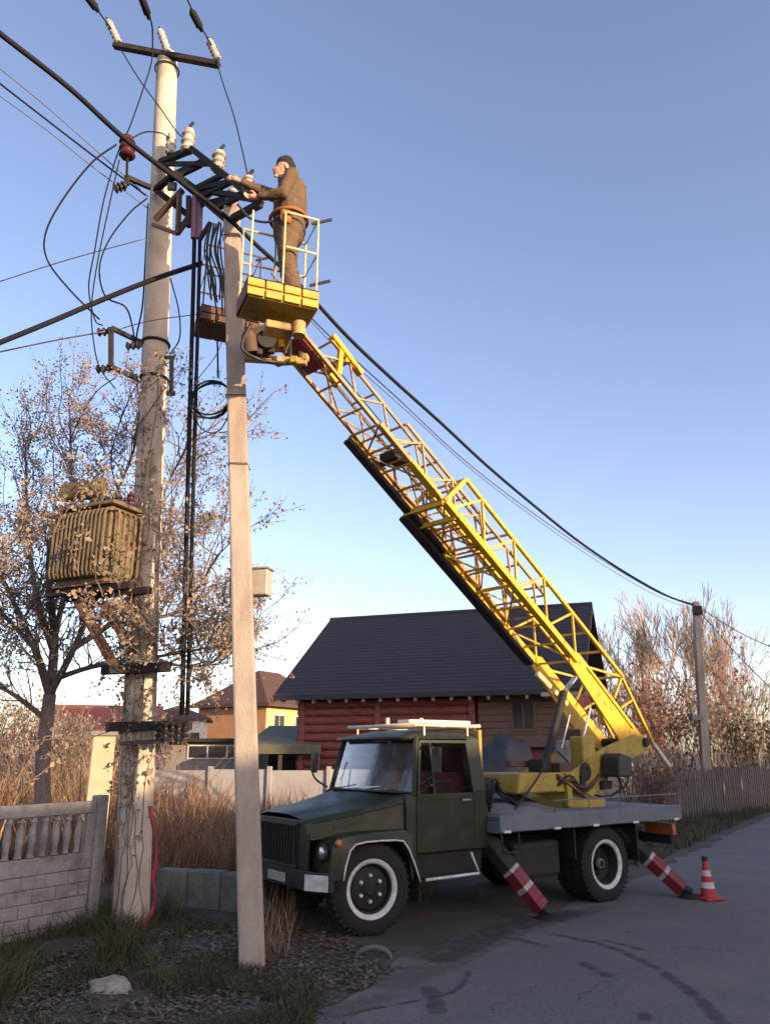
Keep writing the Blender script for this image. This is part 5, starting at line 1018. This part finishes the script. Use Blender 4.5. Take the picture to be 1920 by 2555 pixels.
def fingers(w, d, s):
    out = []; w = Vector(w); d = Vector(d).normalized(); sd = d.cross(Vector((0, 0, 1))).normalized(); up_ = sd.cross(d)
    pc = w + d * 0.07; out.append(C(tuple(w), tuple(pc), 0.026, 0.033))
    for i, ln in enumerate((0.070, 0.080, 0.074, 0.056)):
        b = pc + up_ * (0.026 - i * 0.017) + d * 0.018; m1 = b + d * ln * 0.5 + sd * s * 0.008; e = m1 + d * ln * 0.28 + sd * s * 0.032
        out += [C(tuple(b), tuple(m1), 0.0095, 0.009), C(tuple(m1), tuple(e), 0.009, 0.008)]
    t0 = w + d * 0.03 + up_ * 0.028; t1 = t0 + up_ * 0.03 + d * 0.028 + sd * s * 0.012; t2 = t1 + d * 0.032 + sd * s * 0.014
    out += [C(tuple(t0), tuple(t1), 0.012, 0.011), C(tuple(t1), tuple(t2), 0.011, 0.009)]
    return out
bodycaps = [C(hipL, knL, 0.075, 0.052), C(knL, anL, 0.052, 0.038), C(hipR, knR, 0.075, 0.052), C(knR, anR, 0.052, 0.038), C(hipL, hipR, 0.09, 0.09), C((0, 0, 0.95), (0.03, 0, 1.2), 0.125, 0.125), C((0.03, 0.07, 1.25), (0.04, 0.08, 1.36), 0.1, 0.1), C((0.03, -0.07, 1.25), (0.04, -0.08, 1.36), 0.1, 0.1),
            C(shL, shR, 0.06, 0.06), C(shL, elL, 0.052, 0.042), C(elL, wrL, 0.042, 0.028), C(shR, elR, 0.052, 0.042), C(elR, wrR, 0.042, 0.028),
            C((0.05, 0, 1.44), (0.09, 0, 1.55), 0.055, 0.052), C((0.10, 0, 1.62), (0.085, 0, 1.67), 0.080, 0.090), C((0.13, 0, 1.57), (0.15, 0, 1.60), 0.050, 0.056), C((0.175, 0, 1.655), (0.203, 0, 1.615), 0.012, 0.016), C((0.19, 0.015, 1.573), (0.19, -0.015, 1.573), 0.013, 0.013), C((0.172, 0, 1.53), (0.165, 0, 1.54), 0.022, 0.024),
            C((0.09, 0.088, 1.635), (0.08, 0.092, 1.60), 0.016, 0.012), C((0.09, -0.088, 1.635), (0.08, -0.092, 1.60), 0.016, 0.012), C(anL, (0.13, 0.15, 0.03), 0.04, 0.03), C(anR, (0.0, -0.17, 0.03), 0.04, 0.03)] + fingers(wrL, (0.8, -0.45, 0.1), -1) + fingers(wrR, (0.85, -0.05, 0.15), 1)
body = sculpt('body', bodycaps, M_SKIN, man, 0.0085, 5)
for sy in (-1, 1):
    MB().lathe([(0, 0.012), (0.008, 0.010), (0.0125, 0.0)], 10, (0.168 * S, sy * 0.034 * S, 1.645 * S), (1, sy * 0.25, 0)).build('eye', mat('eye_dark', (0.05, 0.035, 0.03), None, 0.3), body, smooth=True)
coat = [C((-0.01, 0, 0.84), (0.0, 0, 1.0), 0.18, 0.18), C((0, 0.05, 0.84), (0.02, 0.07, 1.3), 0.155, 0.145), C((0, -0.05, 0.84), (0.02, -0.07, 1.3), 0.155, 0.145), C((-0.04, 0.06, 1.05), (-0.03, 0.08, 1.36), 0.145, 0.13), C((-0.04, -0.06, 1.05), (-0.03, -0.08, 1.36), 0.145, 0.13), C(shL, shR, 0.085, 0.085), C(shL, elL, 0.082, 0.066), C(elL, (0.34, 0.075, 1.15), 0.066, 0.048), C(shR, elR, 0.08, 0.066), C(elR, (0.48, -0.243, 1.525), 0.066, 0.048), C((0.05, 0.0, 1.46), (0.075, 0, 1.515), 0.085, 0.072), C((0.10, 0.03, 1.30), (0.08, 0.03, 1.0), 0.07, 0.09)]
sculpt('jacket', coat, M_COAT, man, 0.012, 4, 0.013)
tro = [C((0, 0.08, 0.92), knL, 0.13, 0.10), C(knL, (0.0, 0.14, 0.12), 0.10, 0.092), C((0, -0.08, 0.92), knR, 0.13, 0.10), C(knR, (-0.14, -0.15, 0.12), 0.10, 0.092), C((0, 0.04, 0.94), (0, -0.04, 0.94), 0.14, 0.14)]
sculpt('trousers', tro, M_COAT, man, 0.012, 4, 0.014)
for a, t in ((anL, (0.14, 0.155, 0.045)), (anR, (0.01, -0.175, 0.045))):
    sculpt('boot', [C((a[0], a[1], 0.20), (a[0], a[1], 0.06), 0.062, 0.058), C((a[0] - 0.03, a[1], 0.045), t, 0.047, 0.044)], M_BLACK, man, 0.012, 3)
sculpt('knit_cap', [C((0.075, 0, 1.715), (0.060, 0, 1.735), 0.100, 0.092), C((0.082, 0, 1.70), (0.03, 0, 1.685), 0.092, 0.088), C((0.025, 0, 1.67), (0.02, 0, 1.61), 0.080, 0.05)], M_CAP, man, 0.011, 3)
bl = MB().tube([(0.0 + math.cos(a) * 0.205 * S, math.sin(a) * 0.225 * S, 0.99 * S) for a in np.linspace(0, 6.283, 25)], 0.022, 6, False).build('safety_belt', mat('orange_leather', (0.30, 0.11, 0.025), (0.22, 0.08, 0.02), 0.7, scale=9), man, smooth=True)
MB().box((0.10, 0.23, 0.93), (0.13, 0.06, 0.17)).build('belt_pouch', MATS['orange_leather'], bl, bevel=0.02)
MB().tube(spline([(0.10, 0.20, 0.98), (0.25, 0.1, 0.9), (0.45, 0.0, 0.95), (0.62, 0.0, 1.1)], 5), 0.014, 6).build('safety_strap', mat('blue_strap', (0.012, 0.018, 0.05), None, 0.8), bl, smooth=True)

# ------------------------------------------------------------------ traffic cone
cn = empty('traffic_cone', G(1530, 1943), rad(20), 'red and white traffic cone standing on the road behind the truck', 'traffic cone')
MB().box((0, 0, 0.018), (0.31, 0.31, 0.032)).build('base', M_REDCONE, cn, bevel=0.01)
zs = [0.034, 0.15, 0.225, 0.30, 0.375, 0.50]
for i in range(5):
    r0, r1 = 0.115 - 0.165 * zs[i], 0.115 - 0.165 * zs[i + 1]
    MB().lathe([(r0, zs[i]), (r1, zs[i + 1])] + ([(0.02, 0.505), (0, 0.505)] if i == 4 else []), 24).build('band', M_WHITE if i in (1, 3) else M_REDCONE, cn, smooth=40)
MB().lathe([(0.04, 0.0), (0.04, 0.06), (0.0, 0.065)], 14, (0, 0, 0.49)).build('tip', M_BLACK, cn, smooth=40)

# ------------------------------------------------------------------ small things on the ground
def rock(name, c, size, label, cat, m, seed, flat=1.0):
    bm = bmesh.new(); bmesh.ops.create_icosphere(bm, subdivisions=3, radius=1)
    for v in bm.verts:
        n = 1 + 0.28 * mnoise.noise(v.co * 1.3 + Vector((seed, 0, 0))) + 0.10 * mnoise.noise(v.co * 4 + Vector((0, seed, 0)))
        v.co = Vector((v.co.x * size[0], v.co.y * size[1], v.co.z * size[2])) * n
    me = bpy.data.meshes.new(name); bm.to_mesh(me); bm.free(); me.materials.append(m)
    o = link(name, me, None, c); return tag(o, label, cat)
M_ROCK = mat('pale_stone', (0.34, 0.31, 0.25), (0.2, 0.185, 0.15), 0.95, scale=12, bump=1.0, bscale=25)
rock('stone', G(237, 2148) + Vector((0, 0, 0.05)), (0.19, 0.12, 0.085), 'pale flat stone lying in the weeds at the bottom left', 'stone', M_ROCK, 3)
# half buried tyre rim
hc_ = G(806, 2068)
tag(MB().tube([hc_ + Vector((math.cos(a) * 0.17, 0.02, math.sin(a) * 0.10 - 0.015)) for a in np.linspace(-0.2, math.pi + 0.2, 16)], 0.026, 8).build('buried_tyre', mat('grey_rubber', (0.13, 0.125, 0.12), (0.09, 0.085, 0.08), 0.9, scale=9), None, hc_, smooth=True), 'arched edge of a half buried grey tyre in front of the truck', 'tyre')
# concrete kerb block left of the truck
kb0, kb1 = P(345, 1900, 11.6), P(560, 1893, 11.0)
kb = empty('concrete_slab', (kb0.x, kb0.y, 0), 0, 'low grey concrete block wall between the tall pole and the truck', 'block wall'); OK_ = Vector((kb0.x, kb0.y, 0))
kd = (Vector((kb1.x, kb1.y, 0)) - OK_); kl = kd.length; kd.normalize()
for i in range(3):
    a = OK_ + kd * (kl * i / 3 + 0.008) + up * 0.16; b = OK_ + kd * (kl * (i + 1) / 3 - 0.008) + up * 0.16
    MB().bar(a, b, 0.22, 0.56 + 0.02 * (i % 2), up).build('block', mat('mossy_block', (0.17, 0.165, 0.155), (0.10, 0.10, 0.085), 0.95, scale=5, bump=0.5), kb, OK_, bevel=0.02)
# red ribbon on the tall pole
rb = [P(326, 1740, 9.82), P(334, 1790, 9.8), P(338, 1860, 9.78), P(330, 1900, 9.8), P(336, 1940, 9.8), P(322, 1985, 9.75), P(308, 2020, 9.7)]
mbr = MB(); pts = spline(rb, 5)
mbr.v = [p + Vector((s * (0.022 + 0.016 * mnoise.noise((i * 0.21, 3, s))) + 0.03 * mnoise.noise((i * 0.17, 9, 0)), -0.03 + 0.015 * s * math.cos(i * 0.5), 0)) for i, p in enumerate(pts) for s in (-1, 1)]
mbr.f = [(2 * i, 2 * i + 1, 2 * i + 3, 2 * i + 2) for i in range(len(pts) - 1)]
o = mbr.build('warning_ribbon', mat('red_cloth', (0.36, 0.045, 0.06), (0.26, 0.035, 0.045), 0.8, scale=9), None, rb[3], smooth=True); tag(o, 'torn red ribbon hanging down the foot of the tall round pole', 'ribbon')
sm = o.modifiers.new('solid', 'SOLIDIFY'); sm.thickness = 0.006
# heap under the porch
hp = Vector((0, 0, 0)); hpx = LH + H(7.3, -1.6, 0)
bm = bmesh.new(); bmesh.ops.create_icosphere(bm, subdivisions=4, radius=1)
for v in bm.verts:
    n = 1 + 0.25 * mnoise.noise(v.co * 1.6) + 0.10 * mnoise.noise(v.co * 5); v.co = Vector((v.co.x * 1.15, v.co.y * 0.9, max(v.co.z, -0.02) * 2.35)) * n
me = bpy.data.meshes.new('covered_heap'); bm.to_mesh(me); bm.free(); me.materials.append(mat('dark_grey_sheet', (0.045, 0.045, 0.052), (0.03, 0.03, 0.035), 0.6, scale=4, bump=0.4, bscale=9)); me.polygons.foreach_set('use_smooth', [True] * len(me.polygons))
tag(link('covered_heap', me, None, hpx), 'tall heap under a dark grey sheet in front of the log house porch', 'covered heap')

# ------------------------------------------------------------------ trees and plants
def grow(mb, leaves, p, d, L_, r, depth, spread, leafy, kids=(2, 4), sides=6, upb=0.12, wob=0.12, taper=0.62, minr=0.004):
    n = 4 if depth > 1 else 3; pts = [p]; rs = [r]; q = Vector(p); dd = Vector(d).normalized()
    for i in range(n):
        dd = (dd + Vector((random.gauss(0, wob), random.gauss(0, wob), random.gauss(0, wob) + upb))).normalized(); q = q + dd * L_ / n; pts.append(q.copy()); rs.append(max(minr, r * (1 - (1 - taper) * (i + 1) / n)))
    mb.tube(pts, rs, max(3, sides), False)
    if depth == 0 or leafy and depth <= 1:
        for k in range(leafy if depth == 0 else leafy // 2):
            t = random.uniform(0.1, 1.0); i = min(n - 1, int(t * n)); a = pts[i].lerp(pts[i + 1], t * n - i)
            leaves.append(a + Vector((random.gauss(0, 0.04), random.gauss(0, 0.04), random.gauss(0, 0.04))))
    if depth > 0:
        for k in range(random.randint(*kids)):
            t = random.uniform(0.35, 1.0) if k else 1.0; i = min(n - 1, int(t * n - 1e-6)); a = pts[i].lerp(pts[i + 1], t * n - i)
            ax = Vector((random.gauss(0, 1), random.gauss(0, 1), random.gauss(0, 0.6))); ax = (ax - dd * ax.dot(dd)).normalized()
            nd = (dd + ax * random.uniform(0.35, 1.0) * spread).normalized()
            grow(mb, leaves, a, nd, L_ * random.uniform(0.55, 0.82), max(minr, rs[i] * (0.85 if k == 0 else 0.6)), depth - 1, spread, leafy, kids, max(3, sides - 1), upb, wob, taper, minr)
def leafmesh(pts, s, drop=0.3, flat=1.0):
    mb = MB(); V_ = []; F_ = []; R_ = []
    for p in pts:
        a = Vector((random.gauss(0, 1), random.gauss(0, 1), (random.gauss(0, 1) - drop) * flat)).normalized(); b = a.orthogonal().normalized(); b = (b * math.cos(random.uniform(0, 6)) + a.cross(b) * math.sin(random.uniform(0, 6))).normalized()
        if flat < 1: b = (Vector((-a.y, a.x, 0)) + Vector((0, 0, random.gauss(0, 0.25)))).normalized()
        z = s * random.uniform(0.6, 1.3); o = len(V_)
        V_ += [p - b * z * 0.12, p + a * z * 0.5 + b * z * 0.32, p + a * z, p + a * z * 0.45 - b * z * 0.32]; F_.append((o, o + 1, o + 2, o + 3)); R_.append(random.random())
    mb.v = [Vector(v) for v in V_]; mb.f = F_; mb.r = R_; return mb
# leafy tree behind the tall pole
random.seed(21)
tb = P(95, 1745, 11.7); tb = Vector((tb.x, 11.7, 0))
tree = empty('leafy_tree', tb, 0, 'slender tree with sparse brown autumn leaves behind the tall round pole', 'tree')
wood = MB(); lv = []
fork = P(108, 1500, 11.7)
wood.tube([tb - up * 0.2, tb.lerp(fork, 0.35) + Vector((0.05, 0, 0)), tb.lerp(fork, 0.7) - Vector((0.03, 0, 0)), fork], [0.125, 0.115, 0.10, 0.09], 10)
limbs = [((108, 1500), (75, 1400), (20, 1280), (-30, 1180), 0.09), ((108, 1500), (118, 1380), (105, 1240), (120, 1080), 0.10), ((108, 1500), (160, 1400), (200, 1300), (235, 1150), 0.08), ((120, 1420), (80, 1290), (60, 1130), (55, 960), 0.07), ((160, 1400), (260, 1330), (330, 1240), (380, 1120), 0.06), ((110, 1470), (200, 1440), (330, 1420), (440, 1400), 0.055), ((108, 1560), (30, 1500), (-40, 1460), (-90, 1400), 0.06), ((118, 1380), (150, 1220), (155, 1050), (150, 880), 0.06), ((105, 1290), (200, 1160), (280, 1000), (300, 900), 0.05), ((200, 1300), (300, 1180), (370, 1030), (410, 950), 0.05), ((330, 1420), (400, 1440), (460, 1430), (500, 1400), 0.03), ((75, 1400), (10, 1330), (-30, 1290), (-80, 1260), 0.05), ((260, 1330), (360, 1330), (420, 1280), (470, 1200), 0.045)]
for L5 in limbs:
    r = L5[4] * 0.8; yy_ = [11.7, 11.7 + random.uniform(-0.6, 0.6), 11.7 + random.uniform(-1.9, 0.9), 11.7 + random.uniform(-2.6, 1.2)]
    if L5[0] == (108, 1500): yy_[0] = 11.7
    pts = spline([P(x, y, Y) for (x, y), Y in zip(L5[:4], yy_)], 4); n = len(pts)
    wood.tube(pts, [r * (1 - 0.75 * i / (n - 1)) for i in range(n)], 6, False)
    for i in range(2, n):
        for k in range(2):
            dr = (pts[i] - pts[i - 1]).normalized(); ax = Vector((random.gauss(0, 1), random.gauss(0, 1), random.gauss(0, .7)))
            grow(wood, lv, pts[i], (dr + ax.normalized() * 0.8), random.uniform(0.5, 0.85), 0.012, 2, 0.85, 9, (3, 4), 4, 0.10, 0.14, 0.6, 0.003)
wood.build('trunk', M_BARK, tree, tb, smooth=True, fixn=False)
leafmesh(lv, 0.050).build('crown', M_LEAF, tree, tb, fixn=False)
print('leafy tree', len(wood.f), len(lv))
# creeper on the tall pole
random.seed(5)
vine = MB(); vl = []
for k in range(8):
    a0 = random.uniform(-2.9, -0.6); pts = []; zt = random.uniform(4.2, 6.6) if k else 7.0
    for z in np.linspace(0.0, zt, 26):
        a0 += random.gauss(0, 0.16); a0 = max(-3.4, min(-0.2, a0)); c = tpc(z); r = tpr(z) + 0.012
        pts.append(c + Vector((math.cos(a0) * r, math.sin(a0) * r, 0)))
    vine.tube(pts, [0.0045] * len(pts), 4, False)
    for p in pts[5:]:
        c = tpc(p.z); out = (p - c); out.z = 0; out.normalize()
        for j in range(7 if p.z > 1.5 else 2): vl.append(p + out * random.uniform(0.0, 0.10) + Vector((random.gauss(0, 0.07), random.gauss(0, 0.03), random.gauss(0, 0.10))))
    if k < 5:
        i0 = random.randint(10, 20); grow(vine, vl, pts[i0], Vector((random.choice((-1, 1)), -0.3, 0.2)), 0.6, 0.010, 2, 0.9, 4, (2, 3), 4, -0.02, 0.2)
for k in range(9):                          # dry growth around the transformer
    c = P(random.uniform(110, 300), random.uniform(1120, 1420), 9.35); grow(vine, vl, c, Vector((random.uniform(-1, 1), -0.2, random.uniform(-0.3, 1))), 0.45, 0.008, 2, 0.9, 5, (2, 3), 3, 0.05, 0.2)
cr_ = empty('dry_creeper', OT, 0, 'dry brown creeper climbing the tall round pole up to the transformer', 'creeper')
vine.build('stem', M_BARK, cr_, OT, fixn=False); leafmesh(vl, 0.075).build('leaves', M_LEAF, cr_, OT, fixn=False)
# bare trees at the right
def baretree(seed, h, name='bare_tree', leafy=0):
    random.seed(seed); w = MB(); l_ = []
    grow(w, l_, Vector((0, 0, -0.2)), Vector((random.uniform(-.08, .08), 0, 1)), h * 0.34, 0.13, 5, 0.62, leafy, (3, 4), 6, 0.10, 0.10, 0.62, 0.011)
    return w, l_
protos = []
for sd_ in (3, 11):
    w, l_ = baretree(sd_, 8.2); print('bare', len(w.f))
    me_o = w.build('trunk', M_TWIG, None, fixn=False); protos.append(me_o.data); bpy.data.objects.remove(me_o)
labs = ['leftmost pale bare tree behind the boom at the house gable', 'bare tree right behind the upper end of the boom base', 'tallest pale bare tree between the boom and the far pole', 'bare tree just left of the far pole', 'bare tree just right of the far pole', 'rightmost bare tree at the right edge', 'slim bare tree behind the far pole']
for i, (x, Y, sc, pr) in enumerate(((1290, 44, 1.1, 0), (1345, 42, 1.25, 1), (1400, 45, 1.45, 0), (1460, 42, 1.2, 1), (1560, 40, 1.35, 0), (1640, 36, 1.1, 1), (1600, 46, 1.4, 0))):
    b = P(x, 1700, Y); t = empty('bare_tree', (b.x, Y, 0), random.uniform(0, 6), labs[i], 'tree', 'bare trees beyond the road')
    o = link('trunk', protos[pr], t); o.scale = (sc, sc, sc)
# red shrubs and hedge
random.seed(9)
def shrub(x, y0, Y, w, h, label, m=M_REDLEAF, n=1500, stems=16, ls=0.13, name='shrub', cat='shrub'):
    b = P(x, y0, Y); b = Vector((b.x, Y, 0)); s = empty(name, b, 0, label, cat); wd = MB(); lv_ = []
    for k in range(stems):
        a = random.uniform(0, 6.28); o_ = Vector((math.cos(a), math.sin(a) * 0.7, 0)) * random.uniform(0, w * 0.28)
        grow(wd, lv_, b + o_, Vector((o_.x * 0.5 / w, o_.y * 0.3 / w, 1)) + Vector((random.gauss(0, .15), random.gauss(0, .15), 0)), h * random.uniform(0.36, 0.52), 0.028, 3, 0.62, 2, (2, 3), 4, 0.12, 0.14, 0.6, 0.007)
    wd.build('stems', M_BARK, s, b, fixn=False); random.shuffle(lv_); leafmesh(lv_[:n], ls).build('foliage', m, s, b, fixn=False)
shrub(1395, 1700, 33.5, 3.4, 4.4, 'russet red shrub right behind the boom tail', n=9000, stems=26, ls=0.17)
shrub(1460, 1700, 34.5, 3.2, 4.6, 'brown red shrub left of the far pole foot', n=9000, stems=26, ls=0.17)
shrub(1535, 1700, 35, 3.0, 6.2, 'tall russet shrub right of the far pole', n=8000, stems=22, ls=0.17)
shrub(1600, 1710, 33, 3.4, 4.0, 'dark leafy bush behind the picket fence', M_LEAF, 8000, 24, 0.17)
shrub(1660, 1710, 33, 3.2, 3.6, 'rounded bush behind the picket fence at the right edge', M_GRASS, 8000, 24, 0.17)
shrub(1205, 1650, 31.5, 2.2, 5.0, 'orange red shrub beside the log house porch', n=5000, stems=20, ls=0.15)
shrub(1400, 1700, 19.5, 1.9, 1.75, 'low reddish bush behind the rear of the truck deck', n=5000, stems=24, ls=0.09)
shrub(10, 1700, 26, 4.0, 3.6, 'brown leafy bush at the left edge beyond the fence', M_LEAF, 9000, 26, 0.13)
shrub(75, 1700, 29, 4.0, 3.4, 'olive brown bush behind the trunk of the leafy tree', M_LEAF, 9000, 26, 0.13)
shrub(150, 1700, 25, 3.2, 3.0, 'brown bush just left of the gate pillar', M_LEAF, 7000, 22, 0.12)
shrub(310, 1700, 30, 3.5, 2.8, 'russet bush behind the tall round pole', M_REDLEAF, 7000, 22, 0.12)
# ------------------------------------------------------------------ ground cover (nobody could count it)
random.seed(3)
def reg(poly, hs=1.0, ztop=None, reject=None):
    xs = [p[0] for p in poly]; ys = [p[1] for p in poly]
    def f():
        x, y = random.uniform(min(xs), max(xs)), random.uniform(min(ys), max(ys))
        if not poly_in(poly, x, y) or (reject and reject(x, y)): return None
        k = 0.55 + 0.9 * max(0, 0.5 + mnoise.noise((x * 0.9, y * 0.9, 4)))
        return x, y, -0.03, hs * k
    return f
reedpoly = [(-4.4, 13.2), (-0.9, 12.6), (0.6, 11.7), (1.5, 18.5), (-4.5, 20)]
tag(blades(reg(reedpoly), 6500, 0.5, 1.15, 0.011, 0.75).build('dry_reeds', M_REED, fixn=False), 'dry orange brown reeds between the fence and the truck', 'reeds', kind='stuff')
brush = [(-14, 17), (-4.8, 13.5), (-4.6, 21), (-16, 26)]
tag(blades(reg(brush), 6500, 0.6, 1.7, 0.016, 0.7).build('tall_dry_brush', M_REED, fixn=False), 'tall sunlit dry brush beyond the concrete fence', 'brush', kind='stuff')
STN = G(237, 2148)
GP = [tuple(G(x, y))[:2] for x, y in ((-60, 2330), (640, 2330), (680, 2200), (700, 2140), (640, 2080), (520, 2010), (330, 1960), (210, 2000), (-60, 2120))]
tag(blades(reg(GP, 1, None, lambda x, y: mnoise.noise((x * 1.1, y * 1.1, 8)) < -0.05 or math.hypot((x - STN.x) * 0.8, y - STN.y + 0.2) < 0.34), 15000, 0.03, 0.13, 0.005, 1.6).build('weed_grass', M_GRASS, fixn=False), 'low dark green weeds and grass at the foot of the poles', 'grass', kind='stuff')
GP2 = [tuple(G(x, y))[:2] for x, y in ((-60, 2330), (330, 2150), (420, 2000), (330, 1940), (180, 1985), (-60, 2090))]
tag(blades(reg(GP2, 1, None, lambda x, y: mnoise.noise((x * 1.4, y * 1.4, 2)) < 0.05 or math.hypot(x - STN.x, y - STN.y + 0.3) < 0.7), 3200, 0.10, 0.36, 0.005, 1.3).build('tall_weeds', M_GRASS, fixn=False), 'taller tangled weeds along the concrete fence', 'weeds', kind='stuff')
GP3 = [tuple(G(x, y))[:2] for x, y in ((560, 2120), (560, 1960), (630, 1930), (640, 2060))]
tag(blades(reg(GP3), 190, 0.15, 0.7, 0.004, 0.6).build('dry_stalks', M_REED, fixn=False), 'dry stalks standing in front of the truck bumper', 'dry grass', kind='stuff')
verge = [(p.x, p.y) for p in (EDGE[8], EDGE[9], EDGE[10], EDGE[11], e1 + ed * 6)] + [((e1 + ed * 6).x - 2.5, (e1 + ed * 6).y + 4), (7.5, 26), (4.5, 19)]
tag(blades(reg(verge, 1, None, lambda x, y: road_d(x, y) < 0.25), 7000, 0.08, 0.34, 0.012, 0.7).build('verge_grass', M_GRASS, fixn=False), 'rough grass verge between the road and the pickets', 'grass', kind='stuff')
lit = []
LP_ = [tuple(G(x, y))[:2] for x, y in ((-40, 2330), (760, 2330), (760, 2150), (900, 2075), (700, 2010), (560, 2000), (330, 1990), (150, 2050), (-40, 2150))]
f_ = reg(LP_)
while len(lit) < 8500:
    p = f_()
    if p and mnoise.noise((p[0] * 1.2, p[1] * 1.2, 6)) > random.uniform(-0.5, 0.3): lit.append(Vector((p[0], p[1], gz(p[0], p[1]) + random.uniform(0.004, 0.03))))
lm = leafmesh(lit, 0.055, 0, 0.2); tag(lm.build('fallen_leaves', M_LITTER, fixn=False), 'brown fallen leaves scattered at the road edge', 'leaves', kind='stuff')
